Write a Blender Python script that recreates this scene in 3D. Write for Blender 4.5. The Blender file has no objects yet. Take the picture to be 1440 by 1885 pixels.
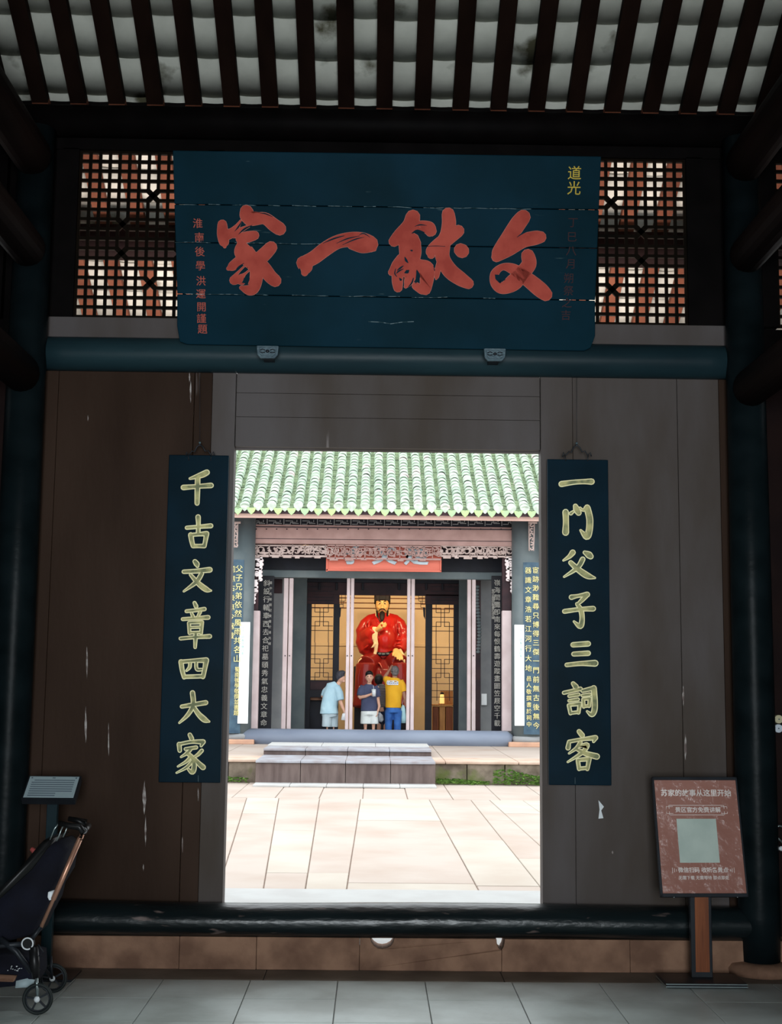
import bpy, bmesh, math, random
from mathutils import Vector, Matrix
random.seed(7)
PI = math.pi
scene = bpy.context.scene
COL = scene.collection

# ------------------------------------------------------------------ camera
F = 2400.0
CAM = Vector((0, 0, 1.55))
RM = (Matrix.Rotation(math.radians(-0.7), 3, 'Z') @ Matrix.Rotation(math.radians(90 + 7.3), 3, 'X')
      @ Matrix.Rotation(math.radians(0.6), 3, 'Z'))
cd = bpy.data.cameras.new('camera'); cam = bpy.data.objects.new('camera', cd); COL.objects.link(cam)
cam.location = CAM; cam.rotation_euler = RM.to_euler()
cd.sensor_width = 36; cd.lens = F / 1885 * 36; cd.clip_end = 300
scene.camera = cam

def ray(px, py):
    return RM @ Vector(((px - 720) / F, (942.5 - py) / F, -1))
def at(px, py, Y=None, Z=None, X=None):
    d = ray(px, py)
    t = (Y - CAM.y) / d.y if Y is not None else ((Z - CAM.z) / d.z if Z is not None else (X - CAM.x) / d.x)
    return CAM + d * t
def onplane(px, py, p0, n):
    d = ray(px, py)
    return CAM + d * ((p0 - CAM).dot(n) / d.dot(n))

# ------------------------------------------------------------------ world, lamps, exposure
w = bpy.data.worlds.new('overcast_sky'); scene.world = w; w.use_nodes = True
bg = w.node_tree.nodes['Background']; bg.inputs[0].default_value = (0.93, 0.97, 1.0, 1); bg.inputs[1].default_value = 3.0
def area(name, loc, rot, sx, sy, power, col, spread=PI):
    l = bpy.data.lights.new(name, 'AREA'); l.shape = 'RECTANGLE'; l.size = sx; l.size_y = sy
    l.energy = power; l.color = col; l.spread = spread
    o = bpy.data.objects.new(name, l); COL.objects.link(o); o.location = loc; o.rotation_euler = rot
    return o
# added light standing in for daylight from an assumed, unseen doorway behind the camera
area('added_rear_light', (0.1, -2.9, 1.75), (math.radians(96), 0, 0), 2.4, 2.9, 78, (0.88, 0.96, 1.0), math.radians(62))
# an added overhead light without an opening in the roof; brightens the floor centre
area('added_floor_light', (0, 4.6, 4.7), (math.radians(-2), 0, 0), 1.3, .5, 34, (0.85, 0.97, 1.0), math.radians(60))
scene.view_settings.view_transform = 'Standard'; scene.view_settings.look = 'None'
scene.view_settings.exposure = 0; scene.view_settings.gamma = 1
scene.view_settings.use_curve_mapping = False

# ------------------------------------------------------------------ materials
def mat(name, c, rough=0.7, c2=None, scale=6, bump=0.0, bscale=None, metal=0, stretch=(1, 1, 1), spec=0.25,
        coat=0, detail=5, lo=0.35, hi=0.65, emit=None, estr=0, trans=0):
    m = bpy.data.materials.new(name); m.use_nodes = True
    nt = m.node_tree; b = nt.nodes['Principled BSDF']
    b.inputs['Base Color'].default_value = (*c, 1); b.inputs['Roughness'].default_value = rough
    b.inputs['Metallic'].default_value = metal; b.inputs['Specular IOR Level'].default_value = spec
    b.inputs['Coat Weight'].default_value = coat
    if trans: b.inputs['Transmission Weight'].default_value = trans
    if emit: b.inputs['Emission Color'].default_value = (*emit, 1); b.inputs['Emission Strength'].default_value = estr
    mp = nt.nodes.new('ShaderNodeMapping')
    gm = nt.nodes.new('ShaderNodeNewGeometry')
    nt.links.new(gm.outputs['Position'], mp.inputs[0]); mp.inputs['Scale'].default_value = stretch
    def noise(s, d=detail):
        n = nt.nodes.new('ShaderNodeTexNoise'); n.inputs['Scale'].default_value = s; n.inputs['Detail'].default_value = d
        nt.links.new(mp.outputs[0], n.inputs['Vector']); return n
    if c2 is None: c2 = tuple(x * 0.75 for x in c)
    n = noise(scale); r = nt.nodes.new('ShaderNodeValToRGB')
    r.color_ramp.elements[0].position = lo; r.color_ramp.elements[0].color = (*c2, 1)
    r.color_ramp.elements[1].position = hi; r.color_ramp.elements[1].color = (*c, 1)
    nt.links.new(n.outputs['Fac'], r.inputs[0]); nt.links.new(r.outputs[0], b.inputs['Base Color'])
    if bump:
        n2 = noise(bscale or scale * 5); bp = nt.nodes.new('ShaderNodeBump')
        bp.inputs['Strength'].default_value = bump; bp.inputs['Distance'].default_value = 0.01
        nt.links.new(n2.outputs['Fac'], bp.inputs['Height']); nt.links.new(bp.outputs[0], b.inputs['Normal'])
    return m
def scratch(m, col, scale, stretch, lo, hi):
    """a second, sparse layer of worn marks over the base colour"""
    nt = m.node_tree; b = nt.nodes['Principled BSDF']; src = b.inputs['Base Color'].links[0].from_socket
    tc = nt.nodes.new('ShaderNodeNewGeometry'); mp = nt.nodes.new('ShaderNodeMapping'); mp.inputs['Scale'].default_value = stretch
    nt.links.new(tc.outputs['Position'], mp.inputs[0])
    n = nt.nodes.new('ShaderNodeTexNoise'); n.inputs['Scale'].default_value = scale; n.inputs['Detail'].default_value = 6
    nt.links.new(mp.outputs[0], n.inputs['Vector'])
    r = nt.nodes.new('ShaderNodeValToRGB'); r.color_ramp.elements[0].position = lo; r.color_ramp.elements[1].position = hi
    nt.links.new(n.outputs['Fac'], r.inputs[0])
    mx = nt.nodes.new('ShaderNodeMix'); mx.data_type = 'RGBA'
    nt.links.new(r.outputs[0], mx.inputs[0]); nt.links.new(src, mx.inputs[6]); mx.inputs[7].default_value = (*col, 1)
    nt.links.new(mx.outputs[2], b.inputs['Base Color'])
    return m
def S(r, g, b):
    f = lambda v: ((v / 255 + .055) / 1.055) ** 2.4 if v > 10 else v / 255 / 12.92
    return (f(r), f(g), f(b))

# ------------------------------------------------------------------ mesh helpers
class MB:
    def __init__(s): s.v = []; s.f = []; s.sm = []
    def add(s, vs, fs, smooth=False):
        o = len(s.v); s.v += [tuple(v) for v in vs]; s.f += [tuple(i + o for i in f) for f in fs]; s.sm += [smooth] * len(fs)
        return s
    def box(s, x0, x1, y0, y1, z0, z1, R=None, c=0):
        if x0 > x1: x0, x1 = x1, x0
        if y0 > y1: y0, y1 = y1, y0
        if z0 > z1: z0, z1 = z1, z0
        vs = [Vector((x, y, z)) for z in (z0, z1) for y in (y0, y1) for x in (x0, x1)]
        if R is not None: vs = [R @ v for v in vs]
        return s.add(vs, [(0, 2, 3, 1), (4, 5, 7, 6), (0, 1, 5, 4), (2, 6, 7, 3), (0, 4, 6, 2), (1, 3, 7, 5)])
    def bar(s, a, b, w, h, up=(0, 0, 1)):
        a = Vector(a); b = Vector(b); d = (b - a).normalized(); u = Vector(up)
        x = d.cross(u)
        if x.length < 1e-4: x = d.cross(Vector((0, 1, 0)))
        x.normalize(); u = x.cross(d).normalized()
        vs = [p + x * sx * w / 2 + u * sz * h / 2 for p in (a, b) for sx, sz in ((-1, -1), (1, -1), (1, 1), (-1, 1))]
        return s.add(vs, [(3, 2, 1, 0), (4, 5, 6, 7), (0, 1, 5, 4), (1, 2, 6, 5), (2, 3, 7, 6), (3, 0, 4, 7)])
    def tube(s, pts, rad, seg=12, up=(0, 0, 1), cap=True, arc=None):
        """pts path; rad float or list of float/(a,b): a across, b along 'up'"""
        pts = [Vector(p) for p in pts]; n = len(pts)
        if not isinstance(rad, (list,)): rad = [rad] * n
        rings = []
        for i, p in enumerate(pts):
            d = (pts[min(i + 1, n - 1)] - pts[max(i - 1, 0)]).normalized(); u = Vector(up)
            x = u.cross(d)
            if x.length < 1e-3: x = Vector((1, 0, 0)).cross(d)
            if x.length < 1e-3: x = Vector((0, 1, 0)).cross(d)
            x.normalize(); u2 = d.cross(x).normalized()
            r = rad[i]; a, b = r if isinstance(r, tuple) else (r, r)
            rings.append([p + x * math.cos(2 * PI * k / seg) * a + u2 * math.sin(2 * PI * k / seg) * b for k in range(seg)])
        vs = [v for r in rings for v in r]
        fs = [(i * seg + k, i * seg + (k + 1) % seg, (i + 1) * seg + (k + 1) % seg, (i + 1) * seg + k) for i in range(n - 1) for k in range(seg)]
        s.add(vs, fs, True)
        if cap:
            s.add(rings[0], [tuple(range(seg))[::-1]]); s.add(rings[-1], [tuple(range(seg))])
        return s
    def blob(s, c, r, seg=14, rings=9, R=None):
        if not isinstance(r, tuple): r = (r, r, r)
        c = Vector(c); vs = []
        for i in range(rings + 1):
            th = PI * i / rings
            for k in range(seg):
                ph = 2 * PI * k / seg
                v = Vector((r[0] * math.sin(th) * math.cos(ph), r[1] * math.sin(th) * math.sin(ph), r[2] * math.cos(th)))
                vs.append(c + (R @ v if R is not None else v))
        fs = [(i * seg + k, (i + 1) * seg + k, (i + 1) * seg + (k + 1) % seg, i * seg + (k + 1) % seg) for i in range(rings) for k in range(seg)]
        return s.add(vs, fs, True)
    def prism(s, poly, nrm):
        """poly: list of 3-D points (a planar outline), nrm: thickness vector"""
        n = len(poly); nrm = Vector(nrm); a = [Vector(p) for p in poly]; b = [p + nrm for p in a]
        return s.add(a + b, [tuple(range(n))[::-1], tuple(range(n, 2 * n))] + [(k, (k + 1) % n, n + (k + 1) % n, n + k) for k in range(n)])
    def mesh(s, name):
        m = bpy.data.meshes.new(name); m.from_pydata(s.v, [], s.f)
        for p, q in zip(m.polygons, s.sm): p.use_smooth = q
        bm = bmesh.new(); bm.from_mesh(m); bmesh.ops.remove_doubles(bm, verts=bm.verts, dist=1e-6) if len(s.v) < 60000 else None
        bmesh.ops.recalc_face_normals(bm, faces=bm.faces); bm.to_mesh(m); bm.free()
        return m
    def obj(s, name, m, parent=None, bevel=0, **kw):
        return link(name, s.mesh(name), m, parent, bevel, **kw)
def link(name, me, m, parent=None, bevel=0, label=None, cat=None, group=None, kind=None):
    # put the origin at the middle of the mesh
    if me.users == 0 and len(me.vertices):
        xs = [v.co for v in me.vertices]
        c = Vector([(min(v[i] for v in xs) + max(v[i] for v in xs)) / 2 for i in range(3)])
        me.transform(Matrix.Translation(-c))
    else: c = Vector((0, 0, 0))
    o = bpy.data.objects.new(name, me); COL.objects.link(o)
    if m and not me.materials: me.materials.append(m)
    if bevel:
        b = o.modifiers.new('bevel', 'BEVEL'); b.width = bevel; b.segments = 2; b.limit_method = 'ANGLE'
    o.location = c
    if parent is not None:
        o.parent = parent; o.location = c - wloc(parent)
    tag(o, label, cat, group, kind)
    return o
def wloc(o):
    p = Vector(o.location)
    while o.parent is not None: o = o.parent; p += Vector(o.location)
    return p
def tag(o, label=None, cat=None, group=None, kind=None):
    if label: o['label'] = label
    if cat: o['category'] = cat
    if group: o['group'] = group
    if kind: o['kind'] = kind
    return o
def empty(name, loc, label=None, cat=None, group=None, kind=None):
    o = bpy.data.objects.new(name, None); COL.objects.link(o); o.location = loc; o.empty_display_size = .1
    return tag(o, label, cat, group, kind)
def box(name, m, x0, x1, y0, y1, z0, z1, parent=None, bevel=0, **kw):
    return MB().box(x0, x1, y0, y1, z0, z1).obj(name, m, parent, bevel, **kw)
def copy(o, loc, parent=None, name=None):
    c = o.copy(); COL.objects.link(c); c.parent = parent; c.location = Vector(loc) - (wloc(parent) if parent else Vector())
    return c
def smooth(pts, k=6):
    """Catmull-Rom through tuples"""
    out = []; n = len(pts)
    if n < 3: 
        return [tuple(a + (b - a) * j / k for a, b in zip(pts[0], pts[1])) for j in range(k + 1)]
    for i in range(n - 1):
        p0, p1, p2, p3 = pts[max(i - 1, 0)], pts[i], pts[i + 1], pts[min(i + 2, n - 1)]
        for j in range(k):
            t = j / k
            out.append(tuple(0.5 * (2 * b + (c - a) * t + (2 * a - 5 * b + 4 * c - d) * t * t + (3 * b - a - 3 * c + d) * t ** 3)
                             for a, b, c, d in zip(p0, p1, p2, p3)))
    out.append(pts[-1]); return out
def stroke(pts, grow=0.0):
    """brush stroke: pts (x, y, radius) -> closed 2-D outline"""
    q = smooth(pts, 6); L = []; Rr = []; n = len(q)
    for i in range(n):
        dx = q[min(i + 1, n - 1)][0] - q[max(i - 1, 0)][0]; dy = q[min(i + 1, n - 1)][1] - q[max(i - 1, 0)][1]
        l = math.hypot(dx, dy) or 1; nx, ny = -dy / l, dx / l; r = max(q[i][2] + grow, .4)
        L.append((q[i][0] + nx * r, q[i][1] + ny * r)); Rr.append((q[i][0] - nx * r, q[i][1] - ny * r))
    def cap(c, frm, sgn):
        a0 = math.atan2(frm[1] - c[1], frm[0] - c[0]); r = math.hypot(frm[0] - c[0], frm[1] - c[1])
        return [(c[0] + r * math.cos(a0 + sgn * PI * j / 5), c[1] + r * math.sin(a0 + sgn * PI * j / 5)) for j in range(1, 5)]
    return L + cap(q[-1], L[-1], -1) + Rr[::-1] + cap(q[0], Rr[0], -1)
def text(name, body, m, loc, size, parent=None, rot=(PI / 2, 0, 0), depth=0.002, bold=0.0, spacing=1.0, align='CENTER', **kw):
    c = bpy.data.curves.new(name, 'FONT'); c.body = body; c.size = size; c.extrude = depth; c.offset = bold
    c.align_x = align; c.align_y = 'CENTER'; c.space_line = spacing; c.resolution_u = 2
    o = bpy.data.objects.new(name, c); COL.objects.link(o)
    me = bpy.data.meshes.new_from_object(o.evaluated_get(bpy.context.evaluated_depsgraph_get()))
    bpy.data.objects.remove(o); bpy.data.curves.remove(c)
    me.name = name; me.materials.clear(); me.transform(Matrix.Translation(Vector(loc)) @ rot_m(rot))
    return link(name, me, m, parent, **kw)
def rot_m(r):
    return (Matrix.Rotation(r[2], 4, 'Z') @ Matrix.Rotation(r[1], 4, 'Y') @ Matrix.Rotation(r[0], 4, 'X'))
def vtext(s): return '\n'.join(s)

# ------------------------------------------------------------------ palette
M = {}
M['plank'] = scratch(mat('brown_board_paint', (.098, .085, .084), .6, (.060, .045, .036), 2.2, .12, 30, stretch=(1, 1, .3), spec=.15), (.3, .26, .25), 3.0, (3, 3, .25), .73, .80)
M['plankL'] = scratch(mat('warm_brown_board_paint', (.048, .027, .018), .6, (.024, .012, .007), 1.6, .12, 30, stretch=(1, 1, .3), spec=.08), (.3, .25, .24), 3.0, (3, 3, .22), .71, .80)
M['dark'] = mat('blackened_timber', (.004, .003, .003), .6, (.002, .0015, .0015), 5, .1, spec=.04)
M['darkred'] = mat('dark_red_timber', (.013, .005, .004), .6, (.008, .003, .003), 4, .15, stretch=(1, .3, 1), spec=.08)
M['lacq'] = mat('black_green_lacquer', (.007, .012, .014), .36, (.003, .006, .007), 5, .35, 14, stretch=(.5, 1, 1), spec=.06)
M['log'] = mat('worn_black_lacquer', (.008, .014, .016), .3, (.004, .007, .008), 5, .8, 16, stretch=(.35, 1, 1), spec=.4)
M['lacq2'] = mat('blue_black_lacquer', (.016, .038, .046), .4, (.008, .020, .026), 3, .15, 20, stretch=(.3, 1, 1), spec=.10)
M['board'] = scratch(mat('dark_teal_lacquer', (.0035, .026, .044), .5, (.002, .017, .026), 1.6, .05, spec=.02), (.05, .09, .10), 5, (1, 1, 7), .70, .78)
M['couplet'] = mat('navy_teal_lacquer', (.003, .016, .028), .4, (.002, .011, .018), 3, .04, spec=.03)
M['red'] = mat('faded_red_paint', (.48, .085, .06), .7, (.36, .055, .04), 9, .1, spec=.05)
M['rededge'] = mat('pink_edge_paint', (.65, .24, .18), .7)
M['smallred'] = mat('faint_red_paint', (.45, .09, .06), .7)
M['gold'] = mat('worn_gold_leaf', (.95, .90, .52), .5, (.85, .74, .40), 9, .1)
M['goldin'] = mat('olive_worn_gold', (.55, .50, .22), .6, (.18, .20, .10), 14, .1, lo=.4, hi=.6)
M['yellow'] = mat('yellow_paint', (.55, .40, .04), .6)
M['rafter'] = mat('shaded_rafter_timber', (.013, .006, .004), .8, (.007, .003, .002), 5, .2, stretch=(1, .2, 1), spec=.05)  # rafter colour inside the hall, with the indoor shade put into it
M['rafter_lit'] = mat('lit_rafter_timber', (.16, .055, .030), .8, (.10, .032, .018), 5, .2, stretch=(1, .2, 1), spec=.1)  # same rafter timber outside, with the daylight put into a brighter colour
M['tile_in'] = scratch(mat('limewashed_tile', (.52, .52, .46), .85, (.42, .42, .37), 5, .15, 20), (.06, .055, .03), 2.6, (1, 1, 1), .62, .70)
M['stone'] = mat('red_sandstone', (.30, .17, .11), .85, (.16, .085, .055), 6, .5, 25)
M['floor'] = mat('grey_stone_tile', (.46, .50, .48), .38, (.32, .34, .32), 3, .1, 30)
M['grout'] = mat('floor_grout', (.16, .16, .15), .8)
M['latt'] = mat('black_lattice_timber', (.008, .005, .003), .6, (.004, .003, .002), 5, spec=.03)
M['black'] = mat('black_plastic', (.010, .010, .011), .35, (.006, .006, .006), 9)
M['blackmet'] = mat('black_powder_coat', (.02, .024, .03), .4, (.014, .016, .02), 9, metal=.2)
M['white'] = mat('white_paint', (.75, .78, .8), .6, (.66, .7, .72), 8)
# ================================================================== THE FRONT HALL
YS = at(707, 1787, Z=0).y            # face of the sandstone sill
YW = YS + .14                        # face of the board wall
print('YS', YS)
X = lambda px, py, Y=None: at(px, py, Y=YW if Y is None else Y).x
Zc = lambda py, px=707, Y=None: at(px, py, Y=YW if Y is None else Y).z
SL = math.tan(math.radians(30))

# ---- floor
fl = empty('floor', (0, 3, 0), kind='structure')
g = box('bedding', M['grout'], -4.6, 4.6, -3.2, YS + .5, -.12, -.008, fl)
XR_, XL_ = at(1387, 1250, Y=YW - .1).x, at(22, 1250, Y=YW - .1).x
xs = [at(p, 1810, Z=0).x for p in (296, 460, 620, 783, 948, 1104, 1262)]
pitch = (xs[-1] - xs[0]) / 6; x0 = xs[3]
ys = [YS, at(707, 1806, Z=0).y, at(707, 1840, Z=0).y, at(707, 1883, Z=0).y]
rowp = ys[2] - ys[3]
print('tile', pitch, rowp)
tm = {}
def floor_tile(xa, xb, ya, yb):
    k = (round(xb - xa, 3), round(yb - ya, 3))
    if k not in tm:
        o = box('floor_tile', M['floor'], xa + .0025, xb - .0025, yb + .0025, ya - .0025, -.03, 0, fl, bevel=.002); tm[k] = o
    else:
        s = tm[k]; c = copy(s, ((xa + xb) / 2, (ya + yb) / 2, -.015), fl)
        c.location.z += random.uniform(-.0008, .0008)
for k in range(-10, 10): floor_tile(x0 + k * pitch, x0 + (k + 1) * pitch, ys[1], ys[2])
yy = ys[2]
for r in range(9):
    for k in range(-10, 10): floor_tile(x0 + k * pitch, x0 + (k + 1) * pitch, yy, yy - rowp)
    yy -= rowp
M['slab'] = mat('brown_stone_slab', (.20, .17, .14), .5, (.12, .10, .08), 4, .2, 25)
for a, b in ((-4.5, -1.9), (-1.9, -.55), (-.55, .7), (.7, 1.9), (1.9, 4.5)):
    box('edge_slab', M['slab'], a + .002, b - .002, ys[1] + .002, YS + .2, -.04, .0, fl, bevel=.003)
box('paving_slab', M['slab'], -4.6, 4.6, -3.2, yy - .003, -.04, 0, fl)

# ---- sandstone sill under the threshold log
zst = Zc(1727, Y=YS)
sill = empty('trim_1', (0, YS, 0), kind='structure')
nx1, nx2 = at(704, 1730, Y=YS).x, at(922, 1730, Y=YS).x
cuts = [-4.4, X(92, 1750, YS), X(330, 1750, YS), X(472, 1750, YS), X(662, 1750, YS), X(924, 1750, YS), X(1160, 1750, YS), 4.4]
for i in range(len(cuts) - 1):
    a, b = cuts[i] + .0008, cuts[i + 1] - .0008
    pts = [(a, 0), (b, 0), (b, zst)]
    for nx, nr in ((nx2, .022), (nx1, .064)):
        arc = [(nx + nr * math.cos(t * PI / 8), zst - .056 * math.sin(t * PI / 8)) for t in range(0, 9)]
        arc = [p for p in arc if a < p[0] < b]
        if arc:
            if abs(arc[0][1] - zst) > 1e-4: arc = [(b, arc[0][1])] + arc; pts = pts[:2]
            if abs(arc[-1][1] - zst) > 1e-4: arc = arc + [(a, arc[-1][1])]
            pts += arc
    if abs(pts[-1][0] - a) > 1e-4: pts.append((a, zst))
    MB().prism([(p[0], YS + random.uniform(-.003, .003), p[1]) for p in pts], (0, .14, 0)).obj('stone_block', M['stone'], sill, bevel=.004)

box('joint_backing', M['stone'], -4.3, 4.3, YS + .05, YS + .12, 0, zst - .060, sill)

# ---- threshold log
zt, zb = Zc(1663, Y=YS + .06), Zc(1729, Y=YS + .02)
rl = (zt - zb) / 2; n = 60
m_ = MB(); pts = []; rad = []
for i in range(n + 1):
    x = XL_ + (XR_ - XL_) * i / n
    pts.append((x, YS + .07, (zt + zb) / 2 + .004 * math.sin(x * 2.3)))
    rad.append((rl * (1.35 + .03 * math.sin(x * 5)), rl * (1 + .02 * math.sin(x * 3.1 + 1))))
log = m_.tube(pts, rad, 26, up=(0, 0, 1)).obj('trim_2', M['log'], kind='structure')
scratch(M['log'], (.16, .12, .11), 9, (.6, 2, 2), .66, .74)

# ---- board wall: planks, jambs and header
wl = empty('wall_front', (0, YW, 0), kind='structure')
ztop = Zc(688); zlow = zt - .06; zdoor = Zc(825)
def plank(pa, pb, z0, z1, m, dy=0, th=.06, name='plank', py=1250):
    xa = X(pa, py) if not isinstance(pa, float) else pa; xb = X(pb, py) if not isinstance(pb, float) else pb
    return box(name, m, xa + .0012, xb - .0012, YW + dy, YW + dy + th, z0, z1, wl, bevel=.003)
jl, jr = X(421, 1250), X(997, 1250)
DL, DR = jl, jr
for a, b, m_, dy in ((XL_, X(84, 1250), M['plankL'], .004), (X(84, 1250), X(342, 1250), M['plankL'], .001),
                     (X(342, 1250), X(376, 1250), M['plankL'], .003)):
    plank(a, b, zlow, ztop, m_, dy)
plank(X(376, 1250), jl, zlow, ztop, M['plank'], -.006, .11, 'door_jamb')
plank(jr, X(1058, 1250), zlow, ztop, M['plank'], -.006, .11, 'door_jamb')
for a, b in ((1058, 1256), (1256, 1335)):
    plank(a, b, zlow, ztop, M['plank'], random.uniform(0, .003))
plank(X(1335, 1250), XR_, zlow, ztop, M['plankL'], .004)
zz = [zdoor, Zc(770), Zc(726), ztop]
for i in range(3):
    box('header_board', M['plank'], jl + .002, jr - .002, YW + .004 + .002 * i, YW + .064, zz[i] + .001, zz[i + 1] - .001, wl, bevel=.002)
box('head_casing', M['plank'], jl, jr, YW + .06, YW + .1, zdoor - .006, zdoor + .05, wl)
# dark wall beyond the columns
box('side_board', M['darkred'], XR_ + .002, 4.5, YW, YW + .06, 0, ztop, wl)
box('side_board', M['darkred'], -4.5, XL_ - .002, YW, YW + .06, 0, ztop, wl)

# ---- lintel log over the wall
zl0, zl1 = Zc(690, Y=YW - .02), Zc(622, Y=YW - .1)
r_ = (zl1 - zl0) / 2
MB().tube([(XL_ + (XR_ - XL_) * i / 20, YW - .02, (zl0 + zl1) / 2) for i in range(21)], [(r_ * .95, r_)] * 21, 28).obj('trim_3', M['lacq2'], kind='structure')
# flat sill above the log, under the lattices
zs1 = Zc(592, Y=YW)
box('trim_4', M['plank'], XL_, XR_, YW - .015, YW + .06, zl1 - .03, zs1, kind='structure', bevel=.004)
# ---- dark head timber and purlin
zh0 = Zc(283)
hd = empty('trim_5', (0, YW, zh0), kind='structure')
box('head_rail', M['dark'], -4.5, 4.5, YW, YW + .08, zh0, zh0 + .10, hd)
MB().tube([(-4.5, YW - .03, Zc(236)), (4.5, YW - .03, Zc(236))], (Zc(206) - Zc(262)) / 2, 24).obj('purlin', M['dark'], hd)
box('face_strip', M['darkred'], -4.5, 4.5, YW - .02, YW + .02, zh0 + .09, Zc(236), hd)

# ---- lattice windows
def lattice(name, pxl, pxr, x_cells, cols, right=False):
    z0, z1 = zs1 + .012, zh0 - .004
    xa, xb = X(pxl, 440), X(pxr, 440)
    e = empty(name, ((xa + xb) / 2, YW + .03, z0), kind='structure')
    rows = 17; cw = (xb - xa) / cols; ch = (z1 - z0) / rows; bw = .0180; y0, y1 = YW + .020, YW + .040
    rm = set()
    for (c, r) in x_cells: rm |= {('h', c, r), ('h', c, r + 1), ('v', c, r), ('v', c + 1, r)}
    zr = lambda r: z1 - r * ch
    for r in range(rows + 1):
        run = None
        for c in range(cols + 1):
            ok = c < cols and ('h', c, r) not in rm
            if ok and run is None: run = c
            if not ok and run is not None:
                MB().box(xa + run * cw - bw / 2, xa + c * cw + bw / 2, y0, y1, zr(r) - bw / 2, zr(r) + bw / 2).obj('lattice_bar', M['latt'], e); run = None
    for c in range(cols + 1):
        run = None
        for r in range(rows + 1):
            ok = r < rows and ('v', c, r) not in rm
            if ok and run is None: run = r
            if not ok and run is not None:
                MB().box(xa + c * cw - bw / 2, xa + c * cw + bw / 2, y0 + .001, y1 - .001, zr(r), zr(run)).obj('lattice_bar', M['latt'], e); run = None
    for (c, r) in x_cells:
        ax, bx, az, bz = xa + c * cw, xa + (c + 1) * cw, zr(r), zr(r + 1)
        for p, q in (((ax, az), (bx, bz)), ((ax, bz), (bx, az))):
            MB().bar((p[0], (y0 + y1) / 2, p[1]), (q[0], (y0 + y1) / 2, q[1]), .03, bw * .9, up=(0, 1, 0)).obj('diagonal_bar', M['latt'], e)
    for a, b in ((xa - .10, xa - .006), (xb + .006, xb + .10)):
        MB().box(a, b, YW, YW + .07, z0 - .01, z1 + .01).obj('window_stile', M['dark'], e)
    return xa, xb
cwp = 18.2
XC = [(7, 4), (4, 7), (4, 10), (7, 13)]
la, lb = lattice('window_1', 141, 141 + 13 * cwp, XC + [(10, 7), (10, 10)], 13)
ra, rb = lattice('window_2', 1264 - 13 * cwp, 1264, [(5, 4), (8, 7), (8, 10), (5, 13), (2, 7), (2, 10)], 13)
lattice('window_3', 1432, 1432 + 11 * cwp, [(5, 4), (8, 7)], 11)
lattice('window_4', -24 - 11 * cwp, -24, [(5, 4), (2, 7)], 11)
for i, (a, b) in enumerate(((XL_, la - .1), (lb + .1, ra - .1), (rb + .1, XR_ + .02))):
    box('infill_board', M['dark'], a, b, YW + .01, YW + .06, zs1, zh0, wl)

# ---- roof: rafters and limewashed under-tiles
ZR = Zc(206) + .07           # underside of the tiles above the wall plane
def zroof(y): return ZR + SL * (YW - y)
ce = empty('ceiling', (0, YW, ZR), kind='structure')
pt = (at(1310, 180, Y=YW - .1).x - at(102, 180, Y=YW - .1).x) / 17
xr = at(102, 180, Y=YW - .1).x
YE = YW + 1.75; YI = 5.3
cs, sn = math.cos(math.radians(30)), math.sin(math.radians(30))
raf = None; nraf = []
def slope_bar(x, w, h, m, name, off, ya=YI, yb=YE):
    a = Vector((x, ya, zroof(ya) + off)); b = Vector((x, yb, zroof(yb) + off))
    return MB().bar(a, b, w, h).obj(name, m, ce)
NC = 32; k0 = -7
for k in range(k0, k0 + NC):
    x = xr + (k + .5) * pt
    if abs(x) > 3.3: continue
    if raf is None:
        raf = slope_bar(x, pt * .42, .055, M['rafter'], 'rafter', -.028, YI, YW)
        rao = slope_bar(x, pt * .42, .055, M['rafter_lit'], 'rafter_lit_end', -.028, YW + .004, YE)  # outer length of the same rafter, in the daylit colour
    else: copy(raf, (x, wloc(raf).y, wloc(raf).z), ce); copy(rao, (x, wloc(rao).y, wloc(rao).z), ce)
# curved tile, concave side down (seen from below), one mesh in three tones
def tile_mesh():
    w_, l_ = pt * .74, .285; seg = 6; vs = []; fs = []
    for (y, dz) in ((0, 0), (l_ * cs, -l_ * sn)):
        for th in (0, .012):
            for i in range(seg + 1):
                u = -1 + 2 * i / seg
                vs.append((u * w_ / 2, y, dz + th - .007 * (1 - u * u) + (.010 if y > 0 else 0)))
    r = seg + 1
    for i in range(seg):
        fs += [(i, 2 * r + i, 2 * r + i + 1, i + 1), (r + i, r + i + 1, 3 * r + i + 1, 3 * r + i), (2 * r + i, 3 * r + i, 3 * r + i + 1, 2 * r + i + 1), (i, i + 1, r + i + 1, r + i)]
    return MB().add(vs, fs, True)
tiles = []
TL = .262
def lay(k, i):
    x = xr + k * pt + random.uniform(-.003, .003); y = YI + .5 + i * TL * cs + (k * 37 % 5) * .004
    return x, y
t0 = None; rows_total = int((YE - YI - .5) / (TL * cs)) + 1
rows_vis = rows_total; cnt = 0; stuff = MB(); base = tile_mesh()
for k in range(-6, 25):
    x = xr + k * pt
    if abs(x) > 3.2: continue
    for i in range(rows_total):
        x, y = lay(k, i); inside = y < YW - .05
        vis = 0 <= k <= 18 and y < YE - .15 and (y > YI + .75)
        if vis and not inside and 5 <= k <= 12: vis = False       # hidden by the plaque
        z = zroof(y) + .022
        if vis and cnt < 298:
            if t0 is None:
                t0 = link('roof_tile', base.mesh('roof_tile'), M['tile_in'], ce)
                ofs = Vector(t0.location) + wloc(ce); t0.location = Vector((x, y, z)) + ofs - wloc(ce)
            else:
                c = copy(t0, Vector((x, y, z)) + ofs, ce)
                c.rotation_euler = (random.uniform(-.012, .012), random.uniform(-.02, .02), 0)
            cnt += 1
        else:
            stuff.add([Vector(v) + Vector((x, y, z)) for v in base.v], base.f, True)
stuff.obj('under_tiles', M['tile_in'], ce, kind='stuff')
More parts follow.
